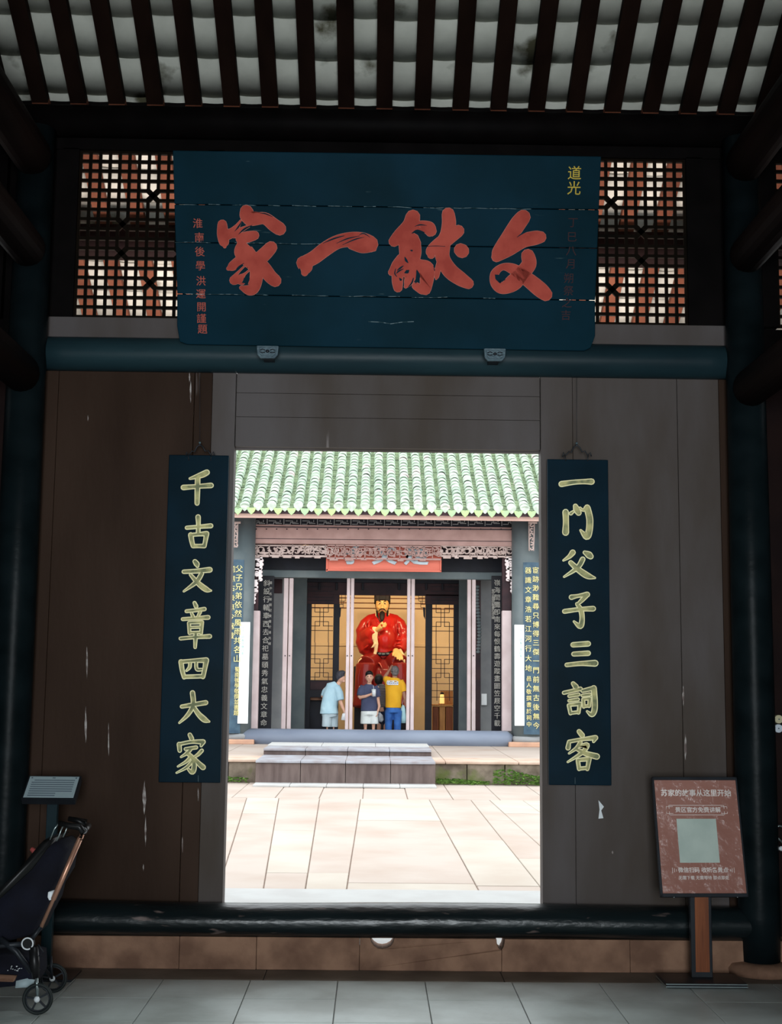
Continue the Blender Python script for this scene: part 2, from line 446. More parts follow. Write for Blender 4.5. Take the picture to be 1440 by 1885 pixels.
# roof deck above, ridge and rear slope
def deck(ya, za, yb, zb, m, name):
    MB().prism([(-4.8, ya, za), (4.8, ya, za), (4.8, yb, zb), (-4.8, yb, zb)], (0, 0, .06)).obj(name, m, ce)
deck(YI - 2.3, zroof(YI - 2.3) + .055, YE + .05, zroof(YE + .05) + .055, M['dark'], 'roof_deck')
deck(-3.2, 3.9, YI - 2.3, zroof(YI - 2.3) + .055, M['dark'], 'roof_deck')
# purlin outside, across the lattices, and the eave board
yq = min((YW + .3 + .01 * i for i in range(140)), key=lambda y: abs(at(230, 447, Y=y).z - (zroof(y) - .17))); zq = zroof(yq) - .055
MB().tube([(-3.3, yq, zq - .115), (3.3, yq, zq - .115)], .115, 20).obj('outer_purlin', M['darkred'], ce)
box('eave_board', M['darkred'], -3.3, 3.3, YE, YE + .03, zroof(YE) - .08, zroof(YE) + .07, ce)
# ---- shell
box('wall_left', M['dark'], -4.7, -4.6, -3.2, YW + .2, 0, 7, kind='structure')
box('wall_right', M['dark'], 4.6, 4.7, -3.2, YW + .2, 0, 7, kind='structure')
wb = empty('wall_back', (0, -3.1, 0), kind='structure')
box('back_board', M['dark'], -4.7, -1.3, -3.15, -3.05, 0, 4.2, wb)
box('back_board', M['dark'], 1.5, 4.7, -3.15, -3.05, 0, 4.2, wb)
box('back_header', M['dark'], -1.3, 1.5, -3.15, -3.05, 3.3, 4.2, wb)  # gap below stands for an assumed doorway, unseen behind the camera

# ---- columns with stone bases
def column(px, lab):
    x = X(px, 1250, YW - .1)
    e = empty('column', (x, YW - .1, 0), lab, 'column')
    MB().tube([(x, YW - .1, .06), (x, YW - .1, .3), (x, YW - .1, 2), (x, YW - .1, 4.7)], [.108, .113, .112, .105], 32).obj('shaft', M['lacq'], e)
    MB().tube([(x, YW - .1, 0), (x, YW - .1, .03), (x, YW - .1, .055), (x, YW - .1, .062)], [.185, .19, .17, .12], 32).obj('stone_base', M['stone'], e)
    return x
cxr = column(1387, 'black lacquered round column on a stone base right of the board wall')
cxl = column(22, 'black lacquered round column at the far left beside the board wall')
# tie beams running from the columns back into the hall
for x, s, nm in ((cxr, 1, 'right'), (cxl, -1, 'left')):
    for j, (pp, r_, wd) in enumerate((((1390, 330) if s > 0 else (22, 316), .12, 'topmost'), ((1378, 500) if s > 0 else (20, 488), .11, 'middle'), ((1375, 745) if s > 0 else (18, 718), .11, 'lowest'))):
        z = Zc(pp[1] - 32, pp[0], YW - .2)
        e = MB()
        e.tube([(x + s * .0, -2.0, z), (x, YW - .19, z), ], [(r_ * .9, r_)] * 2, 20)
        e.obj('tie_beam', M['darkred'], label=f'dark red tie beam running into the {nm} column, {wd} of three', cat='beam')

# infill beyond the columns, beside the outer lattices
for s_ in (-1, 1):
    a, b = sorted((s_ * 4.5, (XR_ if s_ > 0 else XL_)))
    box('outer_infill', M['dark'], a, b, YW + .06, YW + .10, ztop, zs1, wl)
box('outer_infill', M['dark'], at(-24, 440, Y=YW).x + .02, XL_, YW + .06, YW + .10, zs1, zh0 + .1, wl)
box('light_stop_board', M['dark'], -4.5, 4.5, YW + .05, YW + .065, Zc(236), ZR - .01, hd)  # added board that stops outside light reaching the tiles above the purlin
# two added lights, unseen behind the door head, that brighten the roof underside
for x in (-1.2, 1.2):
    area('added_underside_light', (x, YW + .55, zroof(YW + 1.2) - 1.35), (PI, 0, 0), 1.4, .5, 60, (1, .86, .80))
# ================================================================== THE BIG PLAQUE
pb = Vector((0, YW - .14, Zc(640, Y=YW - .14)))          # a point on the lower edge
tilt = math.radians(17)
pn = Vector((0, -math.cos(tilt), -math.sin(tilt)))        # front normal, leaning forward
pc = lambda x, y, off=0: onplane(x, y, pb + pn * off, pn)
pl = empty('name_plaque', tuple(pc(709, 640)), 'large dark teal plaque with four big red brush characters, leaning forward over the doorway', 'plaque')
cor = [(318, 277), (1107, 288), (1103, 500), (1097, 615), (1086, 645), (1074, 646), (345, 634), (329, 629), (324, 590), (321, 430)]
# three boards with recessed joints
def pbd(pts, nm='plaque_board'):
    MB().prism([pc(*p) for p in pts], -pn * .045).obj(nm, M['board'], pl, bevel=.004)
def edgeL(y): return 318 + (y - 277) * 11 / 355
def edgeR(y): return 1107 - (y - 288) * 14 / 340
J = [(376, 386), (446, 457), (541, 553)]
tops = [(277, 288)] + J
for i in range(4):
    a = tops[i]
    if i < 3:
        b = J[i]
        pts = [(edgeL(a[0]), a[0] + (.6 if i else 0)), (edgeR(a[1]), a[1] + (.6 if i else 0)), (edgeR(b[1]), b[1] - .6), (edgeL(b[0]), b[0] - .6)]
    else:
        pts = [(edgeL(a[0]), a[0] + .6), (edgeR(a[1]), a[1] + .6), (1096, 618), (1088, 640), (1076, 646), (345, 634), (331, 629), (326, 600)]
    pbd(pts)
M['crack'] = mat('pale_crack', (.16, .22, .24), .8, (.02, .05, .06), 40, lo=.45, hi=.55)
ck = MB()
for y0_, a_, b_, s_ in ((376, 340, 1000, 10), (446, 322, 700, 7), (541, 340, 940, 9)):
    p = [(x, y0_ + (x - 330) * .0135 + random.uniform(-.8, .8)) for x in range(a_, b_, 22)]
    for q, r in zip(p, p[1:]):
        if random.random() < .7: ck.prism([pc(q[0], q[1] - .5, .001), pc(r[0], r[1] - .5, .001), pc(r[0], r[1] + .4, .001), pc(q[0], q[1] + .4, .001)], pn * .001)
p = [(678, 592), (700, 593), (720, 596), (740, 593), (762, 592)]
for q, r in zip(p, p[1:]): ck.prism([pc(q[0], q[1] - .5, .001), pc(r[0], r[1] - .5, .001), pc(r[0], r[1] + .6, .001), pc(q[0], q[1] + .6, .001)], pn * .001)
ck.obj('joint_cracks', M['crack'], pl, kind='stuff')
# brush characters
C3 = lambda p: (320 + p[0] / 3.6, 270 + p[1] / 3.6, p[2] / 3.6)
C4 = lambda p: (700 + p[0] / 3.512, 270 + p[1] / 3.512, p[2] / 3.512)
jia = [[(485, 430, 40), (510, 480, 42), (600, 475, 38), (665, 520, 42), (702, 545, 42)], [(480, 425, 38), (470, 460, 30), (500, 500, 26)],
       [(322, 515, 30), (325, 580, 36), (335, 640, 30), (338, 662, 10)], [(345, 585, 36), (385, 570, 30), (420, 530, 16), (445, 490, 6)],
       [(400, 570, 22), (460, 540, 9), (520, 515, 5)], [(400, 590, 16), (450, 560, 6), (500, 530, 4)],
       [(445, 608, 34), (490, 598, 36), (535, 588, 30)], [(450, 640, 30), (460, 690, 60), (500, 740, 58), (540, 790, 45)],
       [(645, 668, 40), (605, 710, 44), (560, 750, 44), (520, 780, 40)], [(520, 740, 50), (590, 800, 46), (640, 860, 42), (672, 888, 40)],
       [(480, 720, 34), (430, 760, 32), (385, 795, 28), (362, 808, 12)], [(545, 790, 42), (548, 860, 42), (530, 930, 40), (500, 950, 34), (450, 935, 14)],
       [(400, 885, 30), (440, 870, 26), (470, 845, 8), (505, 815, 5)], [(395, 870, 14), (430, 830, 7), (470, 790, 4)], [(420, 890, 14), (455, 905, 10), (475, 890, 4)]]
yi = [[(858, 770, 44), (875, 800, 44), (868, 835, 22)], [(860, 770, 42), (930, 735, 44), (1010, 675, 46), (1090, 630, 44), (1180, 615, 48), (1250, 625, 54), (1300, 645, 54)], [(1180, 650, 30), (1250, 690, 14), (1330, 680, 12)]]
xian = [[(212, 455, 46), (190, 510, 46), (130, 575, 44), (90, 612, 34)], [(190, 545, 30), (250, 500, 18), (310, 520, 38), (330, 545, 34)], [(215, 530, 20), (280, 540, 12), (320, 560, 20)],
        [(160, 610, 46), (215, 625, 48)], [(190, 620, 70), (195, 680, 70), (190, 720, 66)], [(150, 730, 44), (110, 780, 42), (75, 812, 22)],
        [(110, 800, 34), (112, 870, 34), (115, 912, 28)], [(150, 800, 40), (200, 820, 36), (180, 880, 26), (165, 905, 10)], [(190, 745, 46), (250, 770, 42), (300, 790, 48), (302, 850, 44), (292, 922, 36)],
        [(230, 900, 24), (270, 930, 24)],
        [(440, 435, 40), (445, 500, 44), (430, 570, 42), (400, 630, 44)], [(505, 545, 38), (450, 585, 42), (390, 630, 46), (335, 675, 38), (330, 700, 24)],
        [(400, 640, 52), (405, 720, 44), (450, 800, 48), (520, 855, 44), (570, 885, 34)], [(395, 740, 26), (375, 790, 18), (365, 840, 14), (362, 855, 5)], [(380, 780, 14), (350, 800, 7), (335, 790, 4)],
        [(520, 668, 42), (530, 675, 44)]]
wen = [[(925, 455, 46), (890, 500, 50), (830, 590, 48), (770, 680, 44), (752, 712, 32)], [(752, 715, 30), (830, 665, 42), (920, 610, 44), (1000, 590, 44), (1035, 585, 38)],
       [(955, 705, 42), (962, 760, 46), (915, 820, 46), (860, 880, 52), (790, 915, 36), (748, 880, 34), (742, 820, 26), (790, 778, 20), (860, 792, 34), (950, 855, 44), (1030, 920, 48), (1070, 955, 42)]]
k = 0
for nm, ch, conv in (('character_home', jia, C3), ('character_one', yi, C3), ('character_dedicate', xian, C4), ('character_literature', wen, C4)):
    mb_ = MB(); me_ = MB()
    for st in ch:
        k += 1
        out = stroke([conv(p) for p in st]); off = .0045 + (k % 7) * .00025
        mb_.prism([pc(x, y, 0) for x, y in out], pn * off)
        out = stroke([conv(p) for p in st], .55)
        me_.prism([pc(x, y, 0) for x, y in out], pn * (off * .5))
    c_ = mb_.obj(nm, M['red'], pl); me_.obj('carved_edge', M['rededge'], c_)
# dry-brush gaps
gp = MB()
def gap(conv, *strs):
    for st in strs:
        gp.prism([pc(x, y, .004) for x, y in stroke([conv(p) for p in st])], pn * .0035)
gap(C3, [(990, 640, 1), (1060, 610, 5), (1130, 590, 2)], [(1080, 640, 1), (1150, 610, 4), (1230, 592, 1)], [(1120, 650, 1), (1200, 615, 4), (1260, 600, 1)], [(1230, 585, 1), (1260, 575, 4), (1300, 600, 1)],
    [(575, 440, 1), (610, 445, 4), (655, 465, 1)], [(405, 560, 1), (430, 530, 5), (450, 495, 1)], [(430, 580, 1), (470, 545, 6), (520, 520, 1)], [(405, 830, 1), (430, 800, 6), (465, 772, 1)], [(430, 850, 1), (455, 825, 5), (490, 800, 1)],
    [(455, 900, 3), (480, 885, 20), (495, 850, 8)])
gap(C4, [(205, 560, 2), (240, 545, 9), (285, 555, 3)], [(225, 515, 1), (260, 505, 4), (300, 510, 1)], [(160, 715, 3), (168, 735, 8), (180, 750, 3)], [(110, 800, 2), (130, 785, 6), (150, 770, 2)], [(160, 815, 4), (175, 808, 12), (185, 800, 4)], [(125, 850, 3), (133, 860, 8)],
    [(105, 820, 2), (120, 805, 5), (150, 790, 2)], [(195, 670, 2), (205, 672, 6)], [(238, 800, 4), (245, 840, 14), (230, 880, 4)], [(215, 850, 3), (205, 880, 5), (185, 905, 3)], [(745, 830, 4), (760, 845, 18), (775, 875, 8)], [(775, 870, 8), (800, 855, 10)], [(885, 585, 1), (930, 555, 5), (975, 540, 1)],
    [(100, 790, 2), (95, 820, 4), (108, 840, 2)], [(300, 645, 1), (360, 642, 2), (420, 645, 1)], [(345, 770, 1), (352, 800, 3)])
gp.obj('dry_brush_gaps', M['board'], pl, kind='stuff')
# small inscriptions
def ptext(name, chars, m, pxs, hpx, bold=.0):
    for ch, (x, y) in zip(chars, pxs):
        p = pc(x, y, .001); s = hpx / F * (p - CAM).length
        o = text(name, ch, m, (0, 0, 0), s, None, rot=(PI / 2 + tilt, 0, 0), depth=.0008, bold=bold)
        me = o.data; c0 = p; allm = MB()
        allm.add([c0 + v.co for v in me.vertices], [tuple(q.vertices) for q in me.polygons])
        bpy.data.objects.remove(o)
        allm.obj(name, m, pl)
ptext('red_small_character', '淮南後學洪運開謹題', M['smallred'], [(364, 411), (367, 437), (368, 463), (369, 489), (370, 517), (370, 541), (371, 565), (371, 586), (373, 606)], 18, .0004)
ptext('yellow_small_character', '道光', M['yellow'], [(1058, 318), (1057, 346)], 25, .0004)
M['fadedred'] = mat('nearly_gone_paint', (.045, .018, .022), .8)
ptext('faded_small_character', '丁巳八月朔祭之吉', M['fadedred'], [(1055, 410), (1054, 436), (1052, 462), (1050, 486), (1047, 512), (1047, 535), (1044, 557), (1042, 580)], 19, .0002)
# two carved supports under the plaque, on the lintel log
M['clip'] = mat('blue_grey_iron', (.10, .15, .17), .45, (.05, .08, .10), 12, .3, metal=.2)
for (x, y, lab) in ((493, 648, 'left'), (911, 653, 'right')):
    yb = YW - .02 - r_ - .11
    z = Zc(y, x, yb); xx = at(x, y, Y=yb).x
    e = empty('plaque_bracket', (xx, yb, z - .04), f'small carved blue grey bracket holding the {lab} part of the plaque bottom', 'bracket', None)
    prof = [(-.062, .030), (-.058, .034), (.058, .034), (.062, .030), (.058, -.018), (.040, -.038), (-.040, -.038), (-.058, -.018)]
    MB().prism([(xx + a, yb - .012, z + b) for a, b in prof], (0, .024, 0)).obj('plate', M['clip'], e, bevel=.004)
    MB().prism([(xx + a * .78, yb - .017, z + b * .72) for a, b in prof], (0, .01, 0)).obj('raised_panel', M['clip'], e, bevel=.002)
    MB().blob((xx, yb - .018, z), (.011, .008, .009)).obj('boss', M['blackmet'], e)
    for sx in (-1, 1):
        m_ = MB()
        for dz in (.011, -.009):
            m_.tube([(xx + sx * .014, yb - .018, z + dz * .6), (xx + sx * .028, yb - .020, z + dz), (xx + sx * .042, yb - .018, z + dz * .5)], .0028, 6)
        m_.obj('scroll', M['blackmet'], e)
    MB().box(xx - .03, xx + .03, yb + .01, YW - .02, z - .025, z + .0).obj('arm', M['blackmet'], e)

# ================================================================== GOLD-LETTERED COUPLETS
G = {
'千': [[(80, 6, 5), (62, 14, 5), (28, 24, 1.5)], [(8, 50, 4.5), (50, 47, 3.6), (93, 44, 4.5)], [(52, 24, 4.5), (51, 60, 4.5), (50, 96, 4)]],
'古': [[(48, 3, 5), (49, 25, 4), (48, 52, 4)], [(8, 36, 3.5), (50, 33, 3.5), (93, 30, 4.5)], [(22, 58, 5), (26, 78, 4.5), (30, 92, 4)], [(22, 58, 3.5), (50, 56, 3.5), (78, 54, 5)], [(78, 54, 5), (74, 75, 4), (70, 92, 4)], [(30, 92, 4), (50, 92, 3.5), (70, 92, 4)]],
'文': [[(44, 6, 4), (50, 14, 5), (52, 20, 3)], [(8, 37, 3.5), (50, 35, 4), (92, 31, 5)], [(66, 42, 4), (48, 68, 4), (8, 96, 1.2)], [(30, 46, 2.5), (55, 72, 4.5), (80, 90, 5), (96, 94, 1.2)]],
'章': [[(48, 1, 3), (53, 9, 3.8)], [(22, 20, 3), (50, 18, 3), (80, 15, 3.5)], [(38, 24, 2), (43, 32, 3.2)], [(66, 22, 3), (58, 33, 2)], [(10, 38, 3), (50, 36, 3), (92, 34, 4)],
       [(30, 47, 3), (32, 70, 2.8)], [(30, 46, 2.5), (72, 45, 3.4)], [(72, 45, 3.4), (69, 70, 2.8)], [(33, 57, 2.2), (68, 56, 2.2)], [(32, 69, 2.5), (69, 68, 2.5)], [(3, 82, 3), (50, 79, 3), (97, 77, 4)], [(52, 70, 3.4), (51, 85, 3.4), (50, 102, 2.5)]],
'四': [[(8, 30, 4.5), (12, 60, 4), (18, 86, 3.5)], [(8, 30, 3.5), (50, 26, 3.5), (91, 24, 5)], [(91, 24, 5), (86, 55, 4), (80, 84, 4)], [(18, 84, 3.5), (50, 83, 3.5), (80, 82, 3.5)], [(38, 36, 3), (36, 50, 3), (26, 62, 1.5)], [(58, 34, 3), (58, 48, 3), (62, 58, 3), (76, 58, 2.5)]],
'大': [[(12, 46, 3.2), (50, 40, 3.8), (88, 34, 4.2)], [(46, 4, 4.5), (48, 40, 4.2), (32, 70, 3.5), (4, 96, 1.2)], [(48, 44, 3), (64, 68, 4.5), (84, 86, 5.2), (99, 92, 1.2)]],
'家': [[(46, 2, 3.5), (52, 12, 4)], [(12, 26, 4), (14, 42, 3.5)], [(12, 26, 3), (50, 20, 3), (88, 20, 4.5)], [(88, 20, 4.5), (82, 30, 2)], [(32, 38, 2.6), (66, 34, 3.2)], [(50, 37, 3), (38, 48, 3), (18, 58, 1.2)], [(36, 48, 3), (54, 60, 4), (60, 80, 4.5), (54, 96, 4.5), (40, 88, 1.5)],
       [(50, 56, 2.8), (34, 70, 2.6), (8, 82, 1)], [(54, 68, 2.8), (36, 84, 2.6), (4, 98, 1)], [(84, 42, 3.2), (72, 52, 3), (60, 58, 1.8)], [(58, 60, 3), (74, 74, 4.2), (88, 84, 5)]],
'一': [[(6, 54, 5.2), (40, 49, 4.2), (70, 47, 4.2), (94, 47, 5.4)]],
'門': [[(14, 24, 5.5), (15, 55, 5), (14, 84, 6)], [(30, 28, 3), (38, 22, 2)], [(44, 6, 4), (48, 16, 6), (54, 26, 5)], [(58, 12, 2), (68, 18, 2.2), (80, 10, 5)], [(80, 12, 6), (88, 45, 6), (86, 80, 6), (78, 96, 6), (60, 78, 1.5)]],
'父': [[(32, 6, 5), (22, 20, 3.5), (4, 34, 1.2)], [(68, 6, 3), (80, 14, 6), (86, 20, 5)], [(62, 30, 4.5), (46, 60, 4), (6, 92, 1.2)], [(26, 42, 4), (48, 66, 5), (76, 88, 5.5), (99, 96, 1.2)]],
'子': [[(26, 12, 4.5), (48, 8, 3), (76, 4, 5)], [(74, 6, 4.5), (58, 22, 3.6), (44, 34, 2)], [(44, 32, 3), (56, 50, 4.4), (60, 76, 4.4), (54, 98, 5), (34, 84, 1.3)], [(4, 54, 4), (50, 48, 3.6), (95, 46, 4.8)]],
'三': [[(26, 14, 4.5), (74, 10, 4.8)], [(28, 48, 4), (74, 45, 4.6)], [(6, 88, 3.6), (50, 83, 4), (96, 82, 6)]],
'詞': [[(30, 2, 3.5), (38, 12, 5)], [(2, 30, 3), (28, 24, 3), (52, 18, 3.5)], [(18, 40, 2.6), (46, 35, 3)], [(18, 54, 2.6), (44, 50, 3)], [(17, 68, 3.2), (22, 92, 3)], [(17, 67, 2.6), (50, 63, 3.4)], [(50, 63, 3.2), (46, 90, 2.8)], [(22, 91, 2.6), (46, 88, 2.6)],
       [(58, 24, 3), (92, 16, 4)], [(92, 16, 5), (95, 55, 5), (94, 82, 5), (86, 96, 4), (72, 86, 1.4)], [(58, 38, 2.6), (80, 35, 3)], [(60, 50, 2.8), (62, 72, 2.8)], [(60, 49, 2.4), (80, 47, 3)], [(80, 47, 3), (78, 70, 2.8)], [(62, 71, 2.4), (78, 69, 2.4)]],
'客': [[(40, 2, 4), (50, 12, 4.6)], [(8, 28, 3), (5, 44, 4.4)], [(8, 28, 3), (50, 22, 3), (92, 18, 4.6)], [(92, 18, 4.6), (86, 28, 2)], [(44, 30, 3.6), (32, 44, 3), (8, 58, 1.2)], [(42, 40, 2.4), (66, 36, 4), (50, 56, 3.6), (4, 80, 1.2)], [(30, 46, 2.6), (60, 58, 4.6), (96, 66, 5.6)], [(36, 76, 3.4), (40, 98, 3.2)], [(36, 75, 3), (72, 72, 4)], [(72, 72, 4), (66, 98, 3.2)], [(40, 97, 3), (66, 95, 3)]],
}
def couplet(corners, chars, boxes, lab, hook):
    yf = YW - .075; nrm = Vector((0, -1, 0))
    P = lambda x, y, o=0: at(x, y, Y=yf - o)
    e = empty('couplet_board', tuple(P((corners[2][0] + corners[3][0]) / 2, corners[2][1])), lab, 'couplet board', 'gold-lettered boards beside the doorway')
    L_ = (P(*corners[0]).x + P(*corners[3]).x) / 2; R_ = (P(*corners[1]).x + P(*corners[2]).x) / 2
    t_, b_ = P(*corners[0]).z, P(*corners[3]).z
    MB().box(L_, R_, yf, yf + .028, b_, t_).obj('panel', M['couplet'], e, bevel=.004)
    for ch, (x0_, y0_, x1_, y1_) in zip(chars, boxes):
        o1 = MB(); o2 = MB(); q = 0
        sx, sy = (x1_ - x0_) / 100, (y1_ - y0_) / 100
        for st in G[ch]:
            q += 1; s_ = [(x0_ + a * sx, y0_ + b * sy, r * (sx * 1.25 + .15) + .35) for a, b, r in st]
            if ch in '一': s_ = [(x0_ + a * sx, (y0_ + y1_) / 2 + (b - 49) * sx, r * .95) for a, b, r in st]
            off = .003 + .00012 * q
            o1.prism([P(x, y) for x, y in stroke(s_, .75)], (0, -off, 0))
            o2.prism([P(x, y) for x, y in stroke([(a, b, r) for a, b, r in s_], -1.2)], (0, -off - .0022, 0))
        c_ = o1.obj('gold_character', M['gold'], e); o2.obj('worn_centre', M['goldin'], c_)
    # wrought hanger
    hx, hy = hook
    h = MB()
    prof = [(-26, 16), (-24, 8), (-20, 13), (-14, 6), (-10, 8), (-6, -1), (0, -6), (6, -1), (10, 7), (15, 5), (20, 13), (25, 8), (27, 15)]
    h.tube([P(hx + a, hy + b, .004) for a, b in prof], .0038, 8)
    h.tube([P(hx - 22, hy + 12, .004), P(hx - 20, hy + 24, .004)], .003, 6); h.tube([P(hx + 21, hy + 12, .004), P(hx + 20, hy + 24, .004)], .003, 6)
    h.tube([P(hx, hy - 5, .004), P(hx, hy - 5, -.05)], .004, 8)
    h.obj('iron_hanger', M['blackmet'], e)
    MB().blob(P(hx, hy - 9, .0), .007).obj('nail_head', M['clip'], e)
    MB().tube([P(hx, hy - 10, 0), P(hx, (694 if hx > 700 else 684), 0)], .0013, 6).obj('hanging_wire', M['blackmet'], e)
    MB().tube([P(hx - 3, corners[2][1] - 14, .002), P(hx - 3, corners[2][1] - 2, .002)], .0022, 6).obj('lower_pin', M['clip'], e)
couplet([(311, 837), (421, 838), (406, 1441), (292, 1440)], '千古文章四大家',
        [(333, 866, 393, 929), (340, 950, 392, 1010), (334, 1030, 391, 1091), (331, 1109, 388, 1190), (329, 1203, 385, 1254), (328, 1273, 386, 1333), (323, 1351, 381, 1424)],
        'tall navy board left of the doorway with seven gold characters beginning with thousand', (368, 824))
couplet([(1006, 845), (1119, 847), (1127, 1445), (1013, 1445)], '一門父子三詞客',
        [(1030, 868, 1093, 908), (1033, 928, 1093, 990), (1035, 1014, 1096, 1066), (1037, 1092, 1095, 1154), (1040, 1180, 1098, 1230), (1037, 1257, 1098, 1318), (1043, 1345, 1101, 1417)],
        'tall navy board right of the doorway with seven gold characters beginning with one', (1062, 825))
# torn paper scrap and worn patches on the wall
ps = [(1102, 1473), (1112, 1485), (1107, 1492), (1111, 1506), (1102, 1507), (1104, 1490)]
MB().prism([at(x, y, Y=YW - .002) for x, y in ps], (0, -.0015, 0)).obj('paper_scrap', M['white'], label='small torn white paper scrap stuck below the right couplet board', cat='paper')
M['chip'] = mat('bare_chipped_paint', (.42, .38, .36), .8, (.16, .12, .11), 30, lo=.4, hi=.6)
wp = MB()
def streak(x, y0_, y1_, w_):
    n_ = 7; L_ = [(x + random.uniform(-w_, w_) * .3 - w_ * math.sin(PI * i / n_) , y0_ + (y1_ - y0_) * i / n_) for i in range(n_ + 1)]
    R2 = [(x + random.uniform(-w_, w_) * .3 + w_ * math.sin(PI * i / n_), y0_ + (y1_ - y0_) * i / n_) for i in range(n_ + 1)][::-1]
    wp.prism([at(a, b, Y=YW - .0005) for a, b in L_ + R2[1:-1]], (0, -.0006, 0))
for s_ in ((160, 1190, 1250, 1.6), (158, 1300, 1368, 1.8), (200, 1330, 1392, 1.2), (266, 1436, 1500, 3), (268, 1500, 1560, 1.4), (264, 1590, 1604, 1), (349, 686, 704, 1.2), (351, 700, 742, 1.5), (162, 764, 776, .8), (365, 1450, 1475, 1),
           (336, 1540, 1570, 1.2), (1258, 1262, 1300, 1.8), (1262, 1350, 1400, 2.0), (1261, 1560, 1600, .8), (1128, 1566, 1572, 1.5)): streak(*s_)
p = [(287, 683), (300, 684), (315, 683), (330, 685), (345, 683), (362, 684), (385, 683)]
for q, r in zip(p, p[1:]): wp.prism([at(q[0], q[1] - .8, Y=YW - .0005), at(r[0], r[1] - .6, Y=YW - .0005), at(r[0], r[1] + .7, Y=YW - .0005), at(q[0], q[1] + .5, Y=YW - .0005)], (0, -.0006, 0))
wp.obj('chipped_paint', M['chip'], wl, kind='stuff')

# ================================================================== LEFT INFORMATION LECTERN
ylec = YW - .34
e = empty('information_lectern', (at(93, 1600, Y=ylec).x, ylec, 0), 'black metal lectern with a slanted pale text panel behind the pushchair', 'information sign')
px_ = at(94, 1560, Y=ylec)
MB().box(px_.x - .027, px_.x + .027, ylec - .02, ylec + .02, 0, Zc(1475, 94, ylec)).obj('post', M['lacq2'], e, bevel=.003)
MB().box(px_.x - .16, px_.x + .16, ylec - .12, ylec + .12, 0, .012).obj('base_plate', M['blackmet'], e, bevel=.003)
tl = 38; R_ = Matrix.Rotation(math.radians(tl), 3, 'X')
cen = at(95, 1449, Y=ylec); 
def tbox(name, m, hx, hy, hz0, hz1, par, rz=0):
    RR = Matrix.Rotation(rz, 3, 'Z') @ R_
    mm = MB(); vs = [cen + RR @ Vector((sx * hx, sy * hy, z)) for z in (hz0, hz1) for sy in (-1, 1) for sx in (-1, 1)]
    mm.add(vs, [(0, 2, 3, 1), (4, 5, 7, 6), (0, 1, 5, 4), (2, 6, 7, 3), (0, 4, 6, 2), (1, 3, 7, 5)])
    return mm.obj(name, m, par, bevel=.002)
tray = tbox('tray', M['blackmet'], .140, .088, -.04, 0, e)
M['panel'] = mat('pale_blue_print', (.40, .50, .53), .45, (.37, .47, .50), 4)
sh = tbox('text_sheet', M['panel'], .131, .080, .0, .002, e)
M['ink'] = mat('grey_ink', (.09, .12, .17), .8)
ln = MB()
def onsheet(u, v, o=.0025): return cen + R_ @ Vector((u, v, o))
rows_ = [(-.008, .008, .068)] + [(-.112 if i else -.10, .112 if i < 6 else .03, .050 - .0165 * i) for i in range(8)]
for j, (a, b, v) in enumerate(rows_):
    u = a
    while u < b:
        w_ = .0055 if j else .008
        ln.prism([onsheet(u, v - .0035), onsheet(u + w_ * .75, v - .0035), onsheet(u + w_ * .75, v + .0035), onsheet(u, v + .0035)], R_ @ Vector((0, 0, .0003))); u += w_
for u in (-.117, .117): ln.prism([onsheet(u - .004, .064), onsheet(u + .004, .064), onsheet(u + .004, .072), onsheet(u - .004, .072)], R_ @ Vector((0, 0, .0003)))
ln.obj('printed_lines', M['ink'], e)

# ================================================================== RIGHT POSTER STAND
yst = YS - .16
fb = at(1291, 1806, Z=.0); yst = fb.y
e = empty('poster_stand', (fb.x, fb.y, 0), 'floor-standing poster frame with a reddish brown notice on a wood-faced post by the right column', 'sign stand')
b0, b1, b2, b3 = at(1213, 1797, Z=.028), at(1325, 1793, Z=.028), at(1370, 1808, Z=.028), at(1238, 1811, Z=.028)
bx0, bx1 = at(1222, 1806, Z=.02).x, at(1368, 1806, Z=.02).x
yb0, yb1 = at(1300, 1814, Z=.015).y, at(1300, 1793, Z=.02).y
MB().box(bx0, bx1, yb0, yb1, .0, .024).obj('base_plate', M['blackmet'], e, bevel=.004)
M['chrome'] = mat('satin_steel_edge', (.42, .5, .5), .3, metal=.8)
MB().box(bx0 - .004, bx1 + .004, yb0 - .004, yb1 + .004, .004, .010).obj('steel_trim', M['chrome'], e, bevel=.001)
MB().box(bx0 - .003, bx1 + .003, yb0 - .003, yb0 + .003, .018, .022).obj('steel_trim', M['chrome'], e)
xp0, xp1 = at(1271, 1730, Y=yst).x, at(1310, 1730, Y=yst).x
zt_ = Zc(1640, 1290, yst)
MB().box(xp0, xp1, yst - .018, yst + .022, .02, zt_).obj('post', M['blackmet'], e, bevel=.004)
M['wood'] = mat('orange_brown_wood', (.26, .075, .022), .5, (.13, .035, .012), 3, .1, stretch=(14, 14, .8))
MB().box(xp0 + .022, xp1 - .017, yst - .022, yst - .016, .05, zt_).obj('wood_strip', M['wood'], e)
